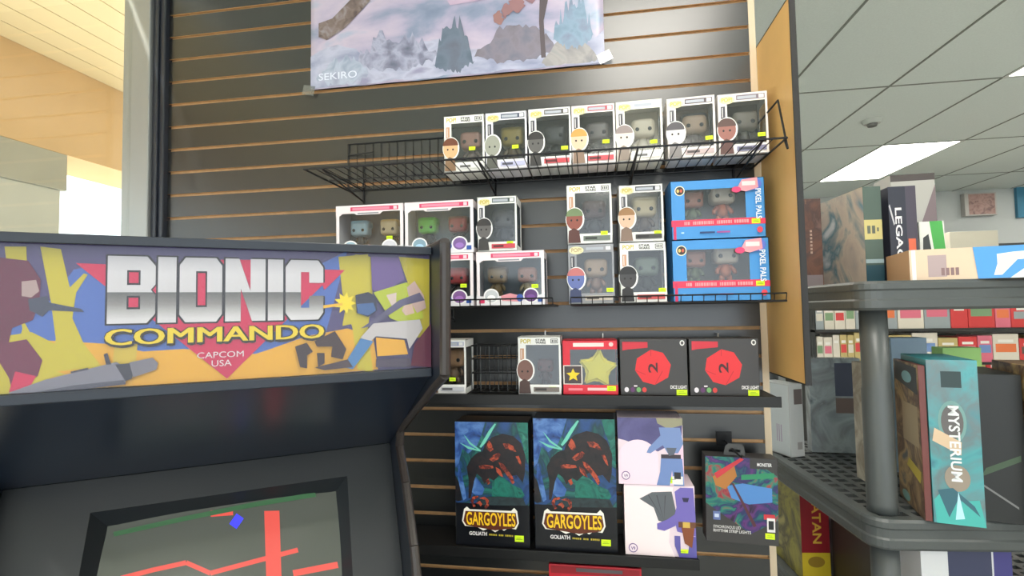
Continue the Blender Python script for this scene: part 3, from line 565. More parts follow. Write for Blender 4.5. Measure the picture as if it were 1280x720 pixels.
pr.poly([(.12, .8), (.5, 1), (.54, .98), (.16, .74)], (190, 50, 60)); pr.poly([(.36, .70), (.39, .70), (.70, .22), (.66, .2)], (80, 40, 50)); pr.rect(.8, .30, .95, .36, (190, 50, 60))
pr.poly([(.62, .88), (1, .88), (1, 1), (.62, 1)], (52, 50, 50)); pr.text('MONSTER', .72, .91, .92, .95, (220, 220, 220), .02); pr.rect(.10, .26, .20, .36, (96, 110, 160)); pr.rect(.12, .29, .18, .33, (190, 200, 220))
pr.text('SYNCHRONOUS LED', .10, .165, .48, .20, (200, 198, 196), .02); pr.text('RHYTHM STRIP LIGHTS', .10, .12, .62, .155, (210, 208, 206), .02); pr.rect(.84, .16, .95, .32, (220, 216, 216)); pr.rect(.86, .19, .93, .29, (30, 30, 34)); pr.done('front_print', t); sticker(t, .88 * W, .11 * H, 0, .022, .014)
bm = bmesh.new(); tab = [(.30, 1), (.33, 1.10), (.36, 1.125), (.52, 1.125), (.56, 1.10), (.60, 1)]
prism(bm, [(u * W, v * H - .0005) for u, v in [(.28, 1), (.31, 1.11), (.35, 1.14), (.41, 1.14), (.41, 1.07), (.36, 1.07), (.36, 1.04), (.41, 1.04), (.41, 1.0)]], 'y', .02, .0212)
prism(bm, [(u * W, v * H - .0005) for u, v in [(.60, 1), (.57, 1.11), (.53, 1.14), (.41, 1.14), (.41, 1.07), (.52, 1.07), (.52, 1.04), (.41, 1.04), (.41, 1.0)]], 'y', .02, .0212); link('hang_tab', bm, mat((70, 70, 70), .5), t)
hk = thing('peg_hook', 'black peg hook carrying the hanging strip light box', 'hook', (p0.x + W * .44, 0, p0.z + .004 + H * 1.068)); bm = bmesh.new(); tube(bm, [(0, .01, 0), (0, -.16, 0), (0, -.165, .006)], .0025); link('rod', bm, BLACKWIRE, hk)
bm = bmesh.new(); box(bm, -.02, .02, -.003, .0, -.012, .025); link('plate', bm, BLACKWIRE, hk)
# red box near the bottom edge
x0, x1 = X(686, 712, F3), X(802, 716, F3)
t = card_box('game_box', 'glossy red box at the bottom edge of the frame below the tall dark boxes', 'box', (x0, F3, .6215), x1 - x0, .10, Zh(740, 708, F3) - .6215, (196, 32, 48), rough=.3); pr = fp(t)
pr.rect(.02, .90, .98, .985, (150, 24, 36)); pr.rect(.3, .93, .8, .97, (90, 84, 88)); pr.rect(.1, .4, .9, .8, (230, 60, 76)); pr.done('front_print', t)
pr = Print((0, 0, t['_wdh'][2]), (1, 0, 0), (0, 1, 0), t['_wdh'][0], t['_wdh'][1]); pr.rect(.02, .05, .98, .95, (96, 20, 32)); pr.done('top_print', t)

# ================================================================== POSTER
p0, p1 = onY(389, 113, -.006), onY(756, 82, -.006); PW = p1.x - p0.x; PH = .56
t = thing('poster', 'misty pastel landscape poster taped to the slat wall at the top of the frame', 'poster', (p0.x, -.005, p0.z))
MIST = mottled('misty_print', [(112, 124, 150), (132, 142, 168), (168, 160, 186), (186, 174, 194), (150, 166, 192), (122, 122, 140)], 4.0, .45, 12, .3, (1, 1, 2.0), coat=.3)
bm = bmesh.new(); NX, NZ = 40, 16; g = []
for i in range(NX + 1):
    g.append([bm.verts.new((PW * i / NX, -.0022 + .0015 * sin(i * .7) * sin(j * .5) - (.003 if j == 0 else 0) * abs(sin(i * .4)), PH * j / NZ)) for j in range(NZ + 1)])
for i in range(NX):
    for j in range(NZ): bm.faces.new((g[i][j], g[i + 1][j], g[i + 1][j + 1], g[i][j + 1]))
o = link('sheet', bm, MIST, t, True); sm = o.modifiers.new('thickness', 'SOLIDIFY'); sm.thickness = .0004
pr = Print((0, -.0042, 0), (1, 0, 0), (0, 0, 1), PW, PH, step=.00004)
random.seed(5)
def ridge(u0, u1, base, amp, top, c, n=26):
    pts = [(u0 + (u1 - u0) * i / n, base + (top - base) * min(1, 3.2 * min(i, n - i) / n) + amp * (random.random() - .5) * (1 if 0 < i < n else 0)) for i in range(n + 1)]
    pts += [(u1 - (u1 - u0) * i / n, max(.012, base - .05 * min(1, 3 * min(i, n - i) / n) + .03 * (random.random() - .5))) for i in range(1, n)]
    pr.poly(pts[::-1], c)
PK = mottled('pink_mist', [(174, 150, 180), (192, 172, 194), (158, 146, 176)], 5, .45)
pr.poly([(.42, .62), (.40, .98), (.74, .98), (.80, .62), (.72, .42), (.5, .40)], PK)
pr.poly([(0, .006)] + [(i / 30, .16 + .05 * random.random() + .04 * sin(i * .6)) for i in range(31)] + [(1, .006)], mottled('snow_field', [(118, 128, 156), (150, 154, 180), (176, 178, 200), (140, 138, 166)], 9, .45, 12, .3, (1, 1, 2)))
RK = mottled('rock_print', [(92, 96, 116), (120, 122, 144), (160, 162, 186), (106, 106, 122)], 20, .45, 10, .3)
ridge(.16, .46, .12, .10, .26, RK); ridge(.44, .58, .08, .08, .30, mottled('dark_rock', [(84, 98, 116), (104, 116, 134), (96, 100, 118)], 18, .45, 10, .3)); ridge(.58, .86, .10, .05, .24, mottled('brown_rock', [(108, 102, 112), (126, 120, 134), (96, 102, 122)], 18, .45, 10, .3))
ridge(.80, .99, .03, .03, .15, mottled('near_bank', [(110, 112, 118), (156, 152, 152), (128, 136, 140)], 12, .45)); ridge(.84, .97, .15, .12, .34, mottled('teal_pines', [(104, 130, 150), (126, 150, 174), (116, 124, 148)], 24, .45, 10, .3))
ridge(.02, .22, .06, .05, .16, mottled('snowy', [(130, 142, 166), (170, 178, 198), (146, 150, 174)], 18, .45))
pr.poly([(.03, .38), (.08, .40), (.15, .50), (.22, .66), (.28, .62), (.22, .48), (.13, .34), (.06, .28), (.03, .30)], mottled('branch_print', [(84, 72, 72), (120, 104, 100), (146, 140, 146)], 30, .45))
pr.poly([(.80, .06), (.815, .06), (.81, .26), (.83, .40), (.80, .42), (.795, .26)], (84, 74, 80))
for (u, v, ru, rv, c) in ((.77, .42, .045, .05, (140, 108, 118)), (.72, .36, .028, .04, (146, 108, 112)), (.83, .46, .03, .04, (132, 104, 116)), (.66, .30, .018, .04, (146, 108, 106)), (.69, .34, .016, .04, (142, 106, 110))):
    pr.poly([(u + ru * (1 + .35 * random.uniform(-1, 1)) * cos(a * .4), v + rv * (1 + .35 * random.uniform(-1, 1)) * sin(a * .4)) for a in range(16)], c)
pr.text('SEKIRO', .03, .048, .17, .088, (216, 220, 234), .0); pr.done('poster_print', t)
for n, (u, v, a) in enumerate(((-.005, -.005, .2), (1.0, .03, -.4))):
    bm = bmesh.new(); box(bm, -.02, .02, -.0003, .0003, -.015, .015); o = link('tape', bm, clear('tape_film', .18, .3, (226, 230, 234)), t); o.location = (u * PW, -.0082, v * PH); o.rotation_euler = (0, a, 0)

# ================================================================== ARCADE CABINET
ANG = radians(33); WV = Vector((cos(ANG), sin(ANG), 0)); NV = Vector((-sin(ANG), cos(ANG), 0))
PR = CAM_LOC + ray(538, 461) * .85        # lower right corner of the marquee glass
MW = .68; MZ0, MZ1 = PR.z, (CAM_LOC + ray(538, 316) * .85).z
OR = Vector((PR.x, PR.y, 0)) - WV * MW    # left end of the marquee on the floor: cabinet origin; local x = along marquee, local y = away
t = cab = thing('arcade_cabinet', 'old black upright arcade cabinet with a colourful comic-style marquee', 'arcade machine', OR, ANG)
CABB = mat((24, 32, 44), .34, noise=.1, nscale=3, spec=.5, name='cabinet_black'); PANEL = mat((26, 35, 50), .28, noise=.12, nscale=4, name='speaker_panel_black')
prof = [(.46, .0), (.46, MZ1 + .010), (-.06, MZ1 + .010), (-.052, MZ0 - .004), (.01, MZ0 - .03), (.295, 1.245), (.31, 1.205), (.245, 1.14), (.175, 1.04), (.135, .95), (-.02, .90), (-.08, .86), (-.05, .80), (.06, .70), (.06, 0)]
for sx, nm in ((-.019, 'side_panel'), (MW + .001, 'side_panel')):
    bm = bmesh.new(); prism(bm, prof, 'x', sx, sx + .018); link(nm, bm, CABB, t)
    bm = bmesh.new(); pts = [(sx + .009, a, b) for a, b in prof[1:-1]]; 
    for i in range(len(pts) - 1):
        a, b = Vector(pts[i]), Vector(pts[i + 1]); tube(bm, [a, b], .0092, 10)
    link('edge_moulding', bm, mat((52, 46, 44), .3), t)
bm = bmesh.new(); box(bm, 0, MW, -.012, .46, MZ1 + .0005, MZ1 + .009); link('top_panel', bm, CABB, t)
bm = bmesh.new(); box(bm, 0, MW, .44, .458, .02, MZ1 + .004); link('back_panel', bm, CABB, t)
bm = bmesh.new(); box(bm, 0, MW, -.016, -.0125, MZ1 - .004, MZ1 + .009, bev=.001); link('marquee_retainer', bm, CABB, t)
bm = bmesh.new(); box(bm, 0, MW, -.012, .004, MZ0 - .012, MZ0 + .003, bev=.002); link('marquee_retainer', bm, CABB, t)
bm = bmesh.new(); prism(bm, [(.004, MZ0 - .012), (.012, MZ0 - .012), (.365, 1.215), (.365, 1.200)], 'x', 0, MW); link('speaker_panel', bm, PANEL, t)
# monitor: bezel around a curved tube
mt, mb = Vector((0, .368, 1.198)), Vector((0, .17, .845)); mv = (mt - mb).normalized(); MH = (mt - mb).length
mm = Matrix(((1, 0, 0, 0), (0, mv.y, -mv.z, mb.y), (0, mv.z, mv.y, mb.z), (0, 0, 0, 1)))   # local: x right, y up the glass, z... toward the player is -(third column)
def onmon(x, y, dz=0): return Vector((0, mb.y, mb.z)) + Vector((x, 0, 0)) + mv * y + Vector((0, -mv.z, mv.y)) * dz
SW0, SW1, SH0, SH1 = .155, .56, .03, MH - .082
bm = bmesh.new()
def quad3(pts, mi=0): f = bm.faces.new([bm.verts.new(p) for p in pts]); f.material_index = mi; return f
def fr(dz, ins): return [onmon(SW0 - ins, SH0 - ins, dz), onmon(SW1 + ins, SH0 - ins, dz), onmon(SW1 + ins, SH1 + ins, dz), onmon(SW0 - ins, SH1 + ins, dz)]
outer = [onmon(0, 0, 0), onmon(MW, 0, 0), onmon(MW, MH, 0), onmon(0, MH, 0)]; a = fr(-.0, .0 + .022); b = fr(-.03, 0)
for i in range(4):
    j = (i + 1) % 4; quad3((outer[i], outer[j], a[j], a[i])); quad3((a[i], a[j], b[j], b[i]))
link('bezel', bm, mat((34, 38, 42), .4), t)
SCR = mat((70, 73, 66), .2, emit=.7, name='daylight_glow_glass', coat=.6); bm = bmesh.new(); g = []  # grey emission stands in for daylight reflected in the tube glass
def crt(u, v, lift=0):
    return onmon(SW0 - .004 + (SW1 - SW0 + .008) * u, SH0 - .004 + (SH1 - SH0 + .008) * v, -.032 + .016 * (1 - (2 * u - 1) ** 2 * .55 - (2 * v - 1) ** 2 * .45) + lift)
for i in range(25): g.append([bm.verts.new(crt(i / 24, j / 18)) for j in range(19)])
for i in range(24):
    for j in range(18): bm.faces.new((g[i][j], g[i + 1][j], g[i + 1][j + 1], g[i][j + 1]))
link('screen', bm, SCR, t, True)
def scr_px(x, y):      # pixel of the photo -> screen u, v (through the cabinet's own plane)
    p = onP(x, y, OR + WV * 0 + NV * mb.y + Vector((0, 0, mb.z)), (NV * -mv.z + Vector((0, 0, mv.y))))
    d = p - OR; lx = d.dot(WV); ly = (Vector((0, d.dot(NV), d.z)) - Vector((0, mb.y, mb.z))).dot(mv)
    return (lx - SW0) / (SW1 - SW0), (ly - SH0) / (SH1 - SH0)
RED = mat((196, 74, 66), .25, emit=.8, name='screen_red'); BLU = mat((60, 60, 235), .4, emit=.8, name='screen_blue'); GRN = mat((58, 100, 66), .4, emit=.3, name='screen_green')
def strip(pts, wd, mi):
    for (x0, y0), (x1, y1) in zip(pts[:-1], pts[1:]):
        n = 6; dx, dy = x1 - x0, y1 - y0; L = math.hypot(dx, dy) or 1; nx, ny = -dy / L * wd / 2, dx / L * wd / 2
        for k in range(n):
            q = [(x0 + dx * a + s * nx, y0 + dy * a + s * ny) for a, s in ((k / n, -1), ((k + 1) / n, -1), ((k + 1) / n, 1), (k / n, 1))]
            uv = [scr_px(*c) for c in q]
            if all(-.0 < u < 1.0 and 0 < v < 1.0 for u, v in uv):
                f = bm.faces.new([bm.verts.new(crt(u, v, .0012 + mi * .0003)) for u, v in uv]); pass
strip_parts = []
bm = bmesh.new()
strip([(150, 722), (190, 712), (232, 703), (262, 716), (300, 706), (371, 687)], 6, 0); strip([(338, 622), (341, 720)], 19, 0); strip([(352, 622), (390, 614)], 8, 0); strip([(365, 716), (421, 705)], 8, 0); strip([(262, 642), (290, 640)], 8, 0)
link('screen_image_red', bm, RED, t); bm = bmesh.new(); strip([(290, 658), (299, 645)], 11, 1); link('screen_image_blue', bm, BLU, t); bm = bmesh.new(); strip([(140, 667), (230, 648), (320, 630), (408, 615)], 6, 2); link('screen_image_green', bm, GRN, t)

# lower body
bm = bmesh.new(); prism(bm, [(-.07, .862), (-.02, .895), (.17, .845), (.17, .80), (-.05, .80)], 'x', 0, MW); link('control_panel', bm, CABB, t)
for x in (.16, .42):
    bm = bmesh.new(); tube(bm, [(x, .03, .875), (x, .028, .93)], .005, 10); bmesh.ops.create_uvsphere(bm, u_segments=16, v_segments=10, radius=.016, matrix=Matrix.Translation((x, .027, .935))); link('joystick', bm, mat((190, 30, 30), .3), t, True)
bm = bmesh.new(); box(bm, 0, MW, .06, .078, .02, .80); link('front_panel', bm, CABB, t)
# marquee: backing glass + printed art
MH2 = MZ1 - MZ0
bm = bmesh.new(); box(bm, 0, MW, -.001, .004, MZ0, MZ1); mq = link('marquee', bm, mat((70, 62, 110), .3), t)
bm = bmesh.new(); box(bm, 0, MW, -.0085, -.0075, MZ0, MZ1); link('marquee_glass', bm, clear('marquee_glass', .02, .04, (250, 250, 250)), t)
OW = OR.copy()
def q(x, y):
    p = onP(x, y, OW, NV) - OW; return (p.dot(WV), p.z - MZ0)
def qq(pts): return [(min(max(q(*p)[0], 0), MW), min(max(q(*p)[1], 0), MH2)) for p in pts]
pr = Print((0, -.001, MZ0), (1, 0, 0), (0, 0, 1), 1, 1, step=.00007); pr.f = .88
def mp(pts, c): pr.poly(qq(pts), c)
def mc(pts, s=3.1312, ox=0, oy=270): return [(ox + a / s, oy + b / s) for a, b in pts]      # from a crop's pixels
VIO = (82, 72, 124); pr.rect(0, 0, MW, MH2, VIO)
SKYB = (78, 112, 196); YEL = (206, 190, 44); ORG = (238, 176, 42); PINK = (214, 30, 84)
mp(mc([(30, 470), (30, 400), (200, 330), (290, 210), (340, 200), (420, 260), (700, 260), (1003, 300), (1003, 640), (30, 640)]), SKYB)
mp(mc([(0, 300), (150, 270), (420, 130), (330, 480), (330, 540), (0, 540)], ox=300), SKYB)
mp(mc([(0, 480), (250, 490), (420, 500), (560, 530), (720, 520), (1003, 540), (1003, 640), (500, 665), (0, 700)]), ORG)
mp(mc([(0, 560), (120, 520), (260, 470), (420, 440), (520, 470), (540, 600), (0, 650)], ox=300), ORG)
mp([(-60, 480), (-60, 430), (40, 415), (70, 430), (60, 500), (-60, 510)], YEL)
# yellow trees
mp(mc([(20, 120), (105, 120), (110, 260), (100, 420), (200, 600), (260, 620), (110, 650), (20, 690), (0, 600), (60, 560), (90, 440), (30, 200)]), YEL)
mp(mc([(160, 120), (240, 130), (275, 280), (330, 225), (345, 230), (300, 300), (285, 400), (330, 500), (400, 590), (200, 610), (220, 480), (200, 330)]), YEL)
mp(mc([(385, 160), (400, 300), (440, 440), (460, 600), (520, 610), (500, 450), (520, 250), (500, 150)], ox=300), YEL)
mp(mc([(450, 150), (510, 160), (520, 340), (450, 420), (400, 430)], ox=300), YEL)
mp(mc([(620, 160), (740, 170), (740, 480), (640, 470), (680, 330)], ox=300), YEL); mp(mc([(450, 500), (540, 500), (530, 600), (440, 610)], ox=0), (214, 186, 60))
# red plain shapes standing where the left figure is (abstract rocks)
WINE = (104, 26, 62)
mp([(-60, 330), (0, 322), (36, 326), (52, 350), (50, 378), (42, 400), (16, 410), (10, 436), (0, 442), (-60, 470)], WINE)
mp([(-60, 430), (0, 430), (34, 424), (54, 450), (48, 470), (16, 488), (12, 472), (0, 452), (-60, 470)], (112, 28, 66)); mp([(20, 464), (46, 470), (38, 484), (12, 490)], PINK)
mp([(28, 352), (46, 350), (50, 364), (40, 372), (28, 370)], (186, 160, 158)); mp([(36, 374), (60, 370), (62, 378), (102, 386), (106, 390), (62, 388), (54, 396), (38, 388)], (62, 66, 92))
# banner triangle
mp(mc([(300, 185), (420, 190), (420, 280)]), PINK); mp(mc([(300, 210), (410, 212), (330, 290)], ox=300), PINK)
mp([(192, 400), (128, 340), (420, 340), (356, 402), (284, 473)], PINK); mp([(255, 325), (350, 325), (350, 400), (255, 400)], PINK)
# chrome letters
def ramp_mat():
    m = bpy.data.materials.new('chrome_ink'); m.use_nodes = True; nt = m.node_tree; b = nt.nodes['Principled BSDF']; b.inputs['Roughness'].default_value = .4
    tc = nt.nodes.new('ShaderNodeTexCoord'); sp = nt.nodes.new('ShaderNodeSeparateXYZ'); mr = nt.nodes.new('ShaderNodeMapRange'); r = nt.nodes.new('ShaderNodeValToRGB')
    nt.links.new(tc.outputs['Object'], sp.inputs[0]); nt.links.new(sp.outputs[2], mr.inputs[0]); mr.inputs[1].default_value = MZ0 + MH2 * .40; mr.inputs[2].default_value = MZ0 + MH2 * .93
    e = r.color_ramp.elements; e[0].position = 0; e[0].color = lin((204, 200, 204)); e[1].position = 1; e[1].color = lin((178, 176, 184))
    for p_, c in ((.14, (196, 194, 198)), (.34, (128, 126, 126)), (.49, (92, 92, 94)), (.50, (190, 188, 194)), (.75, (196, 194, 200))): x = e.new(p_); x.color = lin(c)
    nt.links.new(mr.outputs[0], r.inputs[0]); nt.links.new(r.outputs[0], b.inputs['Base Color']); return m
CHR = ramp_mat(); INK = (24, 20, 34)
glyph = {'B': [[(0, 0), (.82, 0), (1, .14), (1, .42), (.9, .5), (1, .58), (1, .86), (.82, 1), (0, 1)]], 'I': [[(0, 0), (1, 0), (1, 1), (0, 1)]],
 'O': [[(.14, 0), (.86, 0), (1, .12), (1, .88), (.86, 1), (.14, 1), (0, .88), (0, .12)]], 'N': [[(0, 0), (.42, 0), (.42, .38), (.66, 0), (1, 0), (1, 1), (.60, 1), (.60, .62), (.36, 1), (0, 1)]],
 'C': [[(.14, 0), (.86, 0), (1, .12), (1, .40), (.62, .40), (.62, .20), (.40, .20), (.40, .80), (.62, .80), (.62, .62), (1, .62), (1, .88), (.86, 1), (.14, 1), (0, .88), (0, .12)]]}
hole = {'B': [[(.44, .60), (.64, .60), (.64, .76), (.44, .76)], [(.44, .24), (.64, .24), (.64, .38), (.44, .38)]], 'O': [[(.42, .26), (.60, .26), (.60, .76), (.42, .76)]]}
spans = [('B', 135, 195), ('I', 198, 221), ('O', 225, 278), ('N', 282, 332), ('I', 335, 354), ('C', 357, 404)]
vt0, vt1 = q(270, 402)[1], q(270, 323)[1]
for pas in (0, 1):
    for ch, a, b in spans:
        u0, u1 = q(a, 360)[0], q(b, 360)[0]; ex = .0022 if pas == 0 else 0
        N_ = ch == 'N'
        for poly in glyph[ch]:
            if N_: poly = [(0, 0), (.38, 0), (.38, .52), (.66, 0), (1, 0), (1, 1), (.62, 1), (.62, .48), (.34, 1), (0, 1)]
            cx, cy = (u0 + u1) / 2, (vt0 + vt1) / 2; hw, hh = (u1 - u0) / 2, (vt1 - vt0) / 2
            pr.poly([(cx + (x * 2 - 1) * (hw + ex), cy + (y * 2 - 1) * (hh + ex)) for x, y in poly], INK if pas == 0 else CHR)
        if pas: 
            for hl in hole.get(ch, []):
                pr.poly([(u0 + x * (u1 - u0), vt0 + y * (vt1 - vt0)) for x, y in [(hl[0][0] - .04, hl[0][1] - .03), (hl[1][0] + .04, hl[1][1] - .03), (hl[2][0] + .04, hl[2][1] + .03), (hl[3][0] - .04, hl[3][1] + .03)]], INK); pr.poly([(u0 + x * (u1 - u0), vt0 + y * (vt1 - vt0)) for x, y in hl], PINK)
a, b = q(133, 432), q(404, 405)
for du, dv in ((-.002, -.003), (.001, -.004), (.0035, -.003), (.0035, .0005), (-.002, .001)): pr.text('COMMANDO', a[0] + du, a[1] + dv, b[0] + du, b[1] + dv, (40, 30, 20))
for du in (-.0012, -.0006, 0, .0006, .0012): pr.text('COMMANDO', a[0] + du, a[1], b[0] + du, b[1], (244, 214, 30))
a, b = q(247, 448), q(305, 438); pr.text('CAPCOM', a[0], a[1], b[0], b[1], (236, 226, 232), .0); a, b = q(265, 458), q(290, 449); pr.text('USA', a[0], a[1], b[0], b[1], (236, 226, 232), .0)
# big gun barrel
mp(mc([(40, 690), (180, 640), (460, 570), (495, 590), (495, 655), (300, 678), (60, 712)]), (132, 130, 146)); mp(mc([(60, 705), (300, 660), (490, 640), (495, 657), (300, 680)]), (84, 82, 100))
mp(mc([(455, 580), (510, 575), (530, 600), (520, 635), (495, 645)]), (52, 50, 66)); mp(mc([(510, 572), (600, 553), (622, 575), (615, 600), (525, 630)]), (126, 122, 136)); mp(mc([(410, 540), (425, 535), (440, 580), (420, 580)]), (60, 56, 76)); mp(mc([(280, 608), (350, 592), (352, 600), (285, 614)]), (70, 66, 84))
# right side: muzzle flash, plain blocks of colour
pr.poly([tuple(c) for c in qq([(431 + (14 if i % 2 == 0 else 8) * cos(i * pi / 9), 379 + (14 if i % 2 == 0 else 8) * sin(i * pi / 9)) for i in range(18)])], (250, 226, 30)); mp(mc([(325, 350), (400, 340), (400, 350), (325, 362)], ox=300), (244, 190, 50))
mp(mc([(510, 160), (620, 165), (640, 250), (560, 300), (515, 290)], ox=300), (108, 84, 150))
mp(mc([(450, 310), (500, 298), (530, 315), (535, 370), (500, 395), (455, 380)], ox=300), (40, 44, 72)); mp(mc([(455, 345), (520, 340), (530, 370), (500, 390), (460, 380)], ox=300), (62, 100, 160))
mp(mc([(520, 300), (650, 260), (700, 300), (715, 400), (640, 420), (585, 400)], ox=300), (186, 198, 44)); mp(mc([(570, 310), (610, 300), (608, 350), (590, 350)], ox=300), (216, 196, 190))
mp(mc([(650, 280), (680, 255), (715, 310), (725, 360), (690, 380), (660, 330)], ox=300), (206, 176, 170)); mp(mc([(640, 350), (670, 345), (680, 380), (645, 390), (630, 370)], ox=300), (224, 190, 176))
mp(mc([(500, 420), (620, 330), (700, 300), (720, 330), (640, 350), (515, 430), (470, 440)], ox=300), (96, 92, 128))
mp(mc([(470, 475), (520, 420), (700, 405), (712, 440), (660, 520), (650, 480), (530, 470), (500, 500)], ox=300), (204, 198, 202)); mp(mc([(400, 590), (470, 478), (520, 490), (440, 598)], ox=300), (74, 130, 190))
mp(mc([(530, 475), (640, 485), (655, 540), (535, 548)], ox=300), ORG); mp(mc([(530, 560), (660, 555), (668, 588), (530, 590)], ox=300), (72, 60, 84)); mp(mc([(745, 420), (745, 590), (665, 585), (680, 500)], ox=300), WINE)
mp(mc([(215, 510), (260, 495), (285, 530), (262, 545), (262, 595), (235, 590)], ox=300), (54, 34, 40)); mp(mc([(290, 490), (370, 450), (415, 520), (400, 560), (355, 550), (360, 510), (300, 510)], ox=300), (58, 32, 36)); mp(mc([(300, 535), (330, 535), (330, 575), (305, 590)], ox=300), (54, 34, 40)); mp(mc([(290, 592), (420, 560), (440, 590), (330, 602)], ox=300), (70, 50, 60))
pr.done('marquee_art', mq)

# ================================================================== BLACK RESIN SHELVING (right)
UA = radians(5); UO = Vector((.598, -.232, 0)); UW, UD = 1.15, .68
t = unit = thing('shelving_unit', 'black moulded plastic shelving unit loaded with board games on the right', 'shelving', UO, UA)
RES = mat((76, 80, 80), .34, bump=.15, nscale=90, name='black_resin')
def rrect(x0, x1, y0, y1, r, n=6):
    pts = []
    for cx, cy, a0 in ((x1 - r, y0 + r, -90), (x1 - r, y1 - r, 0), (x0 + r, y1 - r, 90), (x0 + r, y0 + r, 180)):
        for i in range(n + 1): a = radians(a0 + 90 * i / n); pts.append((cx + r * cos(a), cy + r * sin(a)))
    return pts
TOPS = (1.553, 1.03, .70, .25)
for zt in TOPS:
    bm = bmesh.new(); secs = [(0, .0, .0), (0, .063, .0), (.004, .0665, 0), (.016, .0665, 0), (.022, .060, 0), (.022, .0, 0)]
    rings = []
    for ins, hz, _ in [(0.004, 0, 0), (0, .006, 0), (0, .022, 0), (.003, .026, 0), (.003, .044, 0), (0, .048, 0), (0, .060, 0), (.004, .066, 0), (.018, .066, 0), (.022, .060, 0), (.022, 0, 0)]:
        rings.append([bm.verts.new((a, b, zt - .066 + hz)) for a, b in rrect(ins, UW - ins, ins, UD - ins, .045 - ins * .8)])
    for i in range(len(rings)):
        A, B = rings[i], rings[(i + 1) % len(rings)]
        for k in range(len(A)): bm.faces.new((A[k], A[(k + 1) % len(A)], B[(k + 1) % len(A)], B[k]))
    bmesh.ops.recalc_face_normals(bm, faces=bm.faces[:]); link('shelf_rim', bm, RES, t)
    bm = bmesh.new(); zd = zt - .001
    nx, ny = 27, 17
    for i in range(nx + 1): x = .022 + (UW - .044) * i / nx; box(bm, x - .008, x + .008, .02, UD - .02, zd - .012, zd)
    for j in range(ny + 1): y = .022 + (UD - .044) * j / ny; box(bm, .02, UW - .02, y - .008, y + .008, zd - .0125, zd - .0005)
    link('deck', bm, RES, t)
for (x, y) in ((.055, .055), (UW - .055, .055), (.055, UD - .055), (UW - .055, UD - .055)):
    for za, zb in ((.0, .184), (.25, .634), (.70, .964), (1.03, 1.487)):
        bm = bmesh.new(); tube(bm, [(x, y, za), (x, y, za + .02), (x, y, za + (zb - za) * .60), (x, y, za + (zb - za) * .62), (x, y, zb)], [.031, .030, .030, .028, .0275], 24); link('post', bm, RES, t, True)
U_M = Matrix.Translation(UO) @ Matrix.Rotation(UA, 4, 'Z')
def place(px, py, z):     # pixel of a thing's base on a surface of height z
    return onZ(px, py, z)
def near(px, Y, z): d = ray(px, 400); p = CAM_LOC + d * (Y - CAM_LOC.y) / d.y; return Vector((p.x, Y, z))
zt = TOPS[0] + .0004
# -- on the top shelf
t = card_box('game_box', 'dark brown game box standing at the left end of the top shelf', 'board game', near(1003, .22, zt), .06, .24, .262, (84, 58, 48), group='board games on the top shelf', rz=.05); pr = fp(t)
t.location = near(1005, .13, zt); pr.rect(0, .0, 1, 1, mottled('brown_art', [(52, 36, 32), (104, 68, 52), (70, 48, 44), (128, 96, 84)], 14)); pr.rect(.30, .94, .32, .99, (150, 110, 80)); [pr.rect(.44, v, .54, v + .025, (176, 148, 132)) for v in (.38, .42, .46, .50, .54, .58, .62)]; pr.rect(.05, .02, .95, .14, (128, 118, 122)); pr.done('front_print', t)
def cover_box(label, pn, pf, Yn, Yf, z, wd, H, spine_c, cover_m, group, spine=None, cover=None, d=None):
    """a box whose broad cover faces the aisle on the left: near vertical edge at pixel pn, far edge at pf"""
    a, b = near(pn, Yn, z), near(pf, Yf, z); v = b - a; L = v.length; rz = math.atan2(v.y, v.x) - pi / 2
    t = card_box('game_box', label, 'board game', a, wd, L, H, spine_c, rz=rz, group=group)
    if cover_m: p_ = lp(t); p_.rect(.0, .0, 1, 1, cover_m); (cover and cover(p_)); p_.done('cover_print', t)
    if spine: p_ = fp(t); spine(p_); p_.done('spine_print', t)
    return t
g1 = 'board games on the top shelf'
cover_box('shrink-wrapped game box with a pale pink and teal cover, facing left on the top shelf', 1086, 1032, .03, .25, zt, .046, .268, (90, 98, 92), mottled('pale_cover', [(120, 156, 172), (190, 180, 174), (206, 196, 184), (110, 146, 160), (216, 224, 228)], 7, .2, 5, 1, coat=.6), g1,
  spine=lambda p: (p.rect(0, 0, 1, 1, (74, 92, 84)), p.rect(.0, .46, 1, .66, (196, 184, 120)), p.rect(.16, .52, .34, .6, (90, 96, 84)), p.rect(.42, .52, .6, .6, (90, 96, 84)), p.rect(.7, .54, .8, .58, (90, 96, 84)), p.rect(0, .22, 1, .26, (150, 170, 176)), p.rect(0, .04, 1, .2, (40, 76, 90))))
a = near(1118, .02, zt)
t = card_box('game_box', 'navy game box with white capital letters and an orange patch on its spine', 'board game', a, .066, .26, .262, (36, 40, 58), rz=-.02, group=g1); pr = fp(t)
pr.rect(0, 0, .62, 1, (34, 38, 54)); pr.rect(.62, 0, 1, 1, (64, 58, 74)); pr.text('LEGACY', .22, .12, .46, .78, (226, 226, 230), .02, rot=90); pr.rect(.66, .0, .92, .46, (214, 100, 66)); pr.poly([(.0, .80), (.04, .82), (.20, .62), (.16, .6)], (190, 190, 196)); pr.done('spine_print', t)
a = near(1122, .18, zt)
t = card_box('game_box', 'grey and white wrapped game box behind the navy lettered box', 'board game', a, .115, .10, .33, (176, 174, 168), rz=-.05, group=g1); pr = fp(t); pr.rect(0, .94, 1, 1, (70, 62, 60)); pr.poly([(.3, .2), (1, .9), (1, .2)], (120, 104, 108)); pr.done('front_print', t)
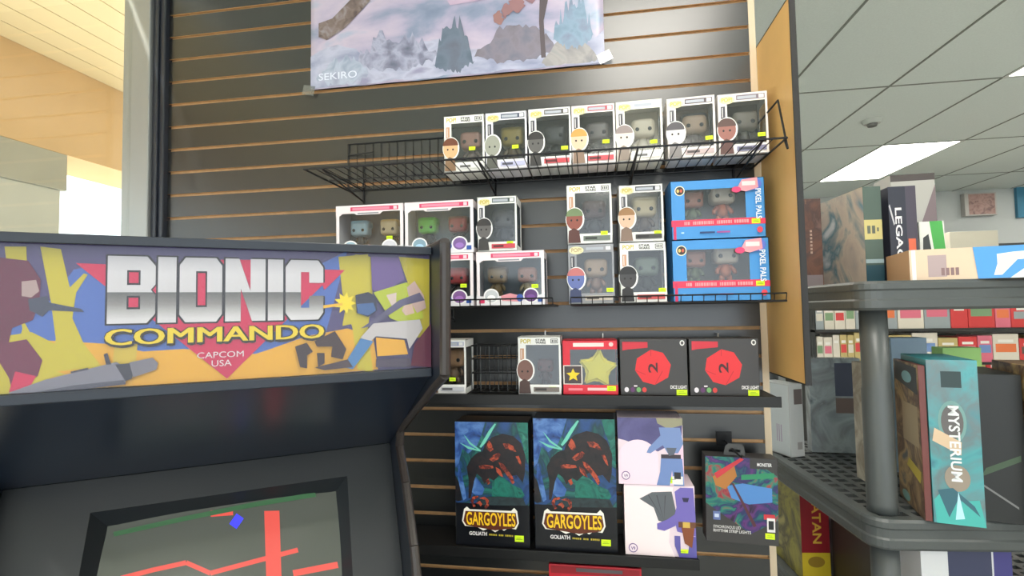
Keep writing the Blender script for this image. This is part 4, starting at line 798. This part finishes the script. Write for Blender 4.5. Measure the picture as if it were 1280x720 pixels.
t = card_box('game_box', 'small white and green box between the navy box and the far shelves', 'board game', near(1155, .06, zt), .058, .12, .170, (226, 228, 220), rz=-.12, group=g1); pr = fp(t); pr.poly([(.45, 0), (.55, .55), (.42, 1), (.92, 1), (1, .55), (1, 0)], (70, 166, 74)); pr.poly([(.08, .28), (.14, .74), (.36, .80), (.46, .5), (.4, .24)], (52, 56, 56)); pr.done('front_print', t)
# long flat box leaning out over the front
a = onP(1138, 352, Vector((0, -.18, 0)), Vector((0, 1, 0))); a.z = zt
t = card_box('game_box', 'long flat tan carton with a blue and white front on the top shelf', 'board game', a, .34, .165, .070, (206, 176, 142), rz=radians(-13), group=g1); pr = fp(t)
pr.rect(0, 0, .42, 1, (214, 190, 164)); pr.rect(.012, 0, .035, 1, (228, 224, 220)); pr.rect(.10, .1, .2, .8, (170, 150, 150)); [pr.rect(u, .14, u + .018, .38, (132, 104, 104)) for u in (.17, .195, .22, .245)]; pr.poly([(.36, 0), (.34, 1), (1, 1), (1, 0)], (76, 150, 220)); pr.poly([(.52, 0), (.60, .32), (1, .45), (1, 0)], (226, 240, 250)); pr.poly([(.46, .45), (.46, .75), (.54, .80), (1, .92), (1, .66), (.56, .56), (.48, .1), (.44, .1)], (236, 232, 206)); pr.done('front_print', t)
pr = lp(t); pr.rect(0, 0, 1, 1, mat((186, 148, 108), .6)); pr.done('side_print', t)
# -- on the second shelf
zs = TOPS[1] + .0004; g2 = 'board games on the second shelf'
def along(a, px, Y): b = near(px, Y, a.z); v = b - a; return math.atan2(v.y, v.x) - pi / 2, v.length
a = near(982, .24, zs); rz, L = along(a, 960, .42)
t = card_box('game_box', 'white game box at the back left corner of the second shelf, under the fibreboard panel', 'board game', a, .052, .11, .225, (206, 210, 212), rz=.42, group=g2)
pr = fp(t); pr.rect(.35, .72, .95, .93, (110, 100, 100)); pr.rect(.5, .1, .85, .2, (160, 158, 160)); pr.done('front_print', t); pr = lp(t); pr.rect(.02, .02, .98, .98, (222, 230, 234)); pr.rect(.5, .18, .53, .42, (190, 170, 200)); pr.rect(.58, .18, .61, .42, (190, 170, 200)); pr.rect(.66, .18, .69, .42, (190, 170, 200)); pr.done('side_print', t)
t = card_box('game_box', 'shrink-wrapped silvery box seen through the unit behind the fibreboard panel', 'board game', near(1008, .31, zs), .15, .04, .30, (150, 156, 158), rz=-.05, group=g2, m=mottled('silver_wrap', [(120, 130, 138), (176, 186, 192), (140, 146, 150), (206, 216, 222)], 9, .2, 4, 1, coat=.7))
pr = fp(t); pr.rect(.5, .6, .95, .95, (84, 88, 108)); pr.rect(.5, .42, .85, .58, (128, 110, 106)); pr.done('front_print', t)
t = cover_box('beige illustrated game box directly behind the front post', 1086, 1062, -.02, .07, zs, .040, .315, (150, 140, 126), mottled('beige_cover', [(176, 168, 154), (150, 138, 122), (196, 190, 176), (118, 106, 96)], 9, .35), g2)
BR = mottled('fantasy_cover', [(120, 88, 62), (160, 132, 96), (86, 58, 44), (190, 160, 110), (74, 84, 96)], 11, .35, 5, 1)
a = place(1157, 651, zs); rz, L = along(a, 1114, a.y + .16)
t = card_box('game_box', 'brown fantasy-art game box with a red-brown spine beside the teal one', 'board game', a, .013, L, .335, (106, 56, 52), rz=rz, group=g2); p_ = lp(t); p_.rect(.0, .0, 1, 1, BR); p_.rect(.30, .45, .92, .72, (176, 156, 124)); p_.poly([(.05, .86), (.95, .80), (.95, .98), (.05, .99)], (52, 58, 66)); p_.poly(ell(.55, .9, .2, .04), (140, 190, 200)); p_.poly([(.4, .28), (.9, .22), (.95, .30), (.5, .34)], (206, 186, 70)); p_.poly(ell(.3, .05, .16, .035), (130, 176, 176)); p_.done('cover_print', t)
R2 = Matrix.Rotation(rz, 4, 'Z')
t = card_box('game_box', 'teal game box with white lettering down its spine, nearest the front', 'board game', a + R2 @ Vector((.0145, -.002, 0)), .088, L, .348, (44, 130, 138), rz=rz, group=g2)
def myst(pr):
    TE = mottled('teal_spine', [(50, 104, 120), (70, 150, 156), (96, 116, 120), (60, 130, 140)], 12, .3, 4, .6, coat=.4); pr.rect(0, 0, 1, 1, TE)
    pr.rect(.28, .83, .68, .93, (40, 58, 60)); pr.poly(ell(.46, .62, .28, .13), (110, 150, 146)); pr.poly(ell(.46, .62, .22, .105), (96, 92, 92)); pr.poly([(.05, .50), (.6, .42), (.62, .50), (.1, .58)], (206, 180, 150)); pr.poly(ell(.5, .28, .25, .08), (146, 134, 120))
    pr.poly([(.05, 0), (.02, .14), (.2, .2), (.5, .14), (.9, .16), (1, .0)], (70, 170, 164)); pr.poly([(.1, .2), (.3, .04), (.5, .16), (.9, .06), (.8, .12), (.4, .22)], (52, 96, 110)); pr.poly([(.42, .03), (.5, .2), (.6, .04)], (176, 220, 236))
    pr.text('MYSTERIUM', .38, .26, .60, .72, (222, 226, 226), .02, rot=90)
pr = fp(t); myst(pr); pr.done('spine_print', t)
t = card_box('game_box', 'black game box right of the teal one', 'board game', a + R2 @ Vector((.106, .04, 0)), .085, L, .315, (30, 32, 32), rz=rz, group=g2); pr = fp(t); pr.poly([(.1, .3), (.9, .42), (.9, .46), (.2, .36)], (64, 84, 62)); pr.poly([(.0, .26), (.8, .10), (.8, .115), (.0, .275)], (120, 120, 120)); pr.done('front_print', t)
t = card_box('game_box', 'tan game box cut off by the right edge of the frame', 'board game', a + R2 @ Vector((.195, .01, 0)), .10, L, .335, (150, 132, 112), rz=rz, group=g2, m=BR)
t = card_box('game_box', 'light green game box standing behind the teal one, only its top showing', 'board game', near(1176, .14, zs), .095, .05, .345, (168, 220, 124), rz=-.03, group=g2)
t = card_box('game_box', 'blue-white game box standing behind the brown fantasy game', 'board game', near(1112, .12, zs), .09, .05, .375, (150, 176, 196), rz=-.03, group=g2)
# -- on the third shelf
zq = TOPS[2] + .0004; g3 = 'board games on the third shelf'
YG = mottled('olive_cover', [(120, 116, 60), (170, 160, 70), (96, 90, 60), (190, 180, 110)], 10, .35)
t = card_box('game_box', 'red game box with gold lettering down its spine and a yellow foot', 'board game', near(990, .16, zq), .080, .19, .262, (140, 26, 36), rz=.10, group=g3); pr = fp(t)
pr.rect(0, 0, 1, 1, (138, 24, 34)); pr.text('CATAN', .40, .40, .72, .96, (214, 170, 60), .02, rot=90); pr.rect(0, .02, 1, .30, (206, 180, 44)); pr.poly(ell(.5, .2, .3, .06), (150, 120, 40)); pr.done('spine_print', t); pr = lp(t); pr.rect(0, 0, 1, 1, YG); pr.done('cover_print', t)
t = card_box('game_box', 'silver wrapped box next to the red one on the third shelf', 'board game', near(1030, .18, zq), .075, .20, .25, (160, 164, 168), rz=.06, group=g3, m=_m['silver_wrap'])
t = card_box('game_box', 'dark box with a yellow foot below the front post', 'board game', near(1076, -.03, zq), .030, .20, .235, (52, 44, 42), rz=.05, group=g3); pr = fp(t); pr.rect(.05, .55, .95, .62, (190, 160, 60)); pr.poly(ell(.5, .8, .25, .06), (190, 130, 140)); pr.done('spine_print', t)
t = card_box('game_box', 'large white game box with a blue right side on the third shelf', 'board game', near(1135, -.15, zq), .195, .22, .262, (224, 224, 226), rz=.08, group=g3); pr = fp(t); pr.poly([(.3, .90), (.5, .975), (.75, .98), (.78, .9), (.78, .5), (.3, .5)], (60, 64, 92)); pr.rect(.80, 0, 1, 1, (70, 66, 130)); pr.rect(.84, .9, .88, .95, (190, 190, 220)); pr.rect(.92, .9, .96, .95, (190, 190, 220)); pr.done('front_print', t)

# ================================================================== FAR SHELVES AGAINST THE BACK WALL
t = thing('bookcase', 'long dark bookcase full of games against the far grey wall', 'bookcase', (2.3, 4.72, 0)); BW = 3.6; DK = mat((46, 46, 44), .6)
for zz in (.10, .60, 1.20, 1.70, 2.14):
    bm = bmesh.new(); box(bm, 0, BW, 0, .36, zz - .03, zz, bev=.003); link('shelf', bm, DK, t)
for x in (0, 1.2, 2.4, BW - .03):
    bm = bmesh.new(); box(bm, x, x + .03, .02, .36, 0, 2.14); link('upright', bm, DK, t)
bm = bmesh.new(); box(bm, 0, BW, .355, .37, 0, 2.14); link('back_panel', bm, mat((60, 62, 60), .7), t)
random.seed(21)
names = {(206, 60, 60): 'red', (226, 120, 70): 'orange', (214, 206, 190): 'cream', (150, 158, 160): 'grey', (190, 170, 110): 'mustard', (110, 140, 190): 'blue', (216, 110, 130): 'pink', (120, 150, 110): 'green', (96, 84, 76): 'brown'}
keys = list(names); cnt = 0
ordn = ['first', 'second', 'third', 'fourth', 'fifth', 'sixth', 'seventh', 'eighth', 'ninth', 'tenth', 'eleventh', 'twelfth', 'thirteenth', 'fourteenth', 'fifteenth', 'sixteenth', 'seventeenth', 'eighteenth', 'nineteenth', 'twentieth']
for zz, nm in ((1.20, 'middle'), (.60, 'lower'), (1.70, 'upper')):
    x = 2.36; i = 0
    while x < 5.6 and i < 20:
        wd = random.uniform(.08, .26) if x > 3.3 else random.uniform(.05, .12)
        for u in (3.5, 4.7):
            if x - .012 < u < x + wd + .01 + .03: x = u + .04
        c = random.choice(keys[:7]) if x > 3.9 else random.choice([keys[2], keys[3], keys[3], keys[2], keys[8], keys[5]])
        if nm == 'upper': c = random.choice([keys[8], keys[3]]); wd = min(wd, .2)
        H = random.uniform(.24, .34) if nm != 'upper' else random.uniform(.12, .28)
        if nm == 'upper' and random.random() < .35: x += wd; i += 1; continue
        t = card_box('game_box', '%s game box, %s from the left on the %s far shelf' % (names[c], ordn[i], nm), 'board game', (x, 4.78 + random.uniform(0, .03), zz + .0005), wd, .24, H, c, group='games on the far %s shelf' % nm)
        pr = fp(t); d = random.choice(keys); pr.rect(.1, .35, .9, .65, d); pr.rect(.2, .7, .8, .8, (232, 228, 220)); pr.rect(.15, .1, .7, .2, tuple(int(v * .6) for v in c)); pr.done('front_print', t)
        x += wd + .006; i += 1
t = card_box('game_box', 'wide cream box on the upper far shelf right of the green and white box', 'board game', onY(1190, 316, 4.6), .55, .1, .19, (206, 200, 180)); t.location.z = 2.14 - .30; 
p0 = onY(1188, 314, 4.70); t.location = (p0.x, 4.40, 1.60)
# a low table display in front carries that wide box
p0 = onY(1188, 314, 3.6); H0 = onY(1188, 290, 3.6).z
t.location = (p0.x, 3.6, 1.645); W1 = onY(1249, 314, 3.6).x - p0.x
bpy.data.objects.remove(t.children[0]); bm = bmesh.new(); box(bm, 0, W1, 0, .25, 0, H0 - 1.645 - .0, bev=.003); link('carton', bm, mat((206, 200, 182), .5), t); t['label'] = 'wide cream carton on the dark rack in the middle of the far aisle'; t['category'] = 'carton'
pr = Print((0, 0, 0), (1, 0, 0), (0, 0, 1), W1, H0 - 1.645); pr.rect(.36, .25, .70, .5, (176, 172, 156)); pr.done('front_print', t)
k = thing('aisle_rack', 'dark aisle rack standing beyond the black shelving unit', 'rack', (2.0, 3.55, 0))
for zz in (.12, .55, .98, 1.28, 1.645):
    bm = bmesh.new(); box(bm, 0, 2.2, 0, .40, zz - .02, zz); link('shelf', bm, mat((38, 40, 38), .5), k)
for x in (0, 2.17):
    bm = bmesh.new(); box(bm, x, x + .03, .0, .40, 0, 1.645); link('upright', bm, mat((38, 40, 38), .5), k)
random.seed(9); x = 2.05; i = 0
for zz, nm in ((1.28, 'top'), (.98, 'second')):
    x = 2.05; i = 0
    while x < 4.0 and i < 20:
        wd = random.uniform(.05, .09) if x < 2.5 else random.uniform(.1, .22); c = random.choice([keys[2], keys[3], keys[4]]) if x < 3.0 else random.choice([keys[0], keys[6], keys[2], keys[4], keys[0], keys[7]])
        t = card_box('game_box', '%s game box, %s from the left on the %s tier of the aisle rack' % (names[c], ordn[i], nm), 'board game', (x, 3.58, zz + .0005), wd, .26, random.uniform(.20, .27) if nm == 'second' else random.uniform(.2, .3), c, group='games on the aisle rack, %s tier' % nm)
        pr = fp(t); d = random.choice(keys); pr.rect(.1, .35, .9, .65, d); pr.rect(.2, .7, .8, .8, (232, 228, 220)); pr.done('front_print', t); x += wd + .005; i += 1
p = onY(1207, 270, RY1 - .07); p2 = onY(1245, 240, RY1 - .07)
t = card_box('game_box', 'square pinkish game box displayed high on the far grey wall', 'board game', (p.x, RY1 - .07, p.z), p2.x - p.x, .068, p2.z - p.z, (190, 186, 180)); pr = fp(t); pr.rect(.12, .05, .95, .95, mottled('pink_scribble', [(150, 110, 106), (186, 150, 140), (128, 96, 96)], 18, .5)); pr.done('front_print', t)
p = onY(1273, 272, RY1 - .04); p2 = onY(1300, 232, RY1 - .04)
t = card_box('wall_picture', 'blue framed picture on the far wall, cut by the right edge of the frame', 'picture', (p.x, RY1 - .04, p.z), p2.x - p.x, .039, p2.z - p.z, (60, 130, 160))
for o in bpy.data.objects:
    if '_wdh' in o: del o['_wdh']
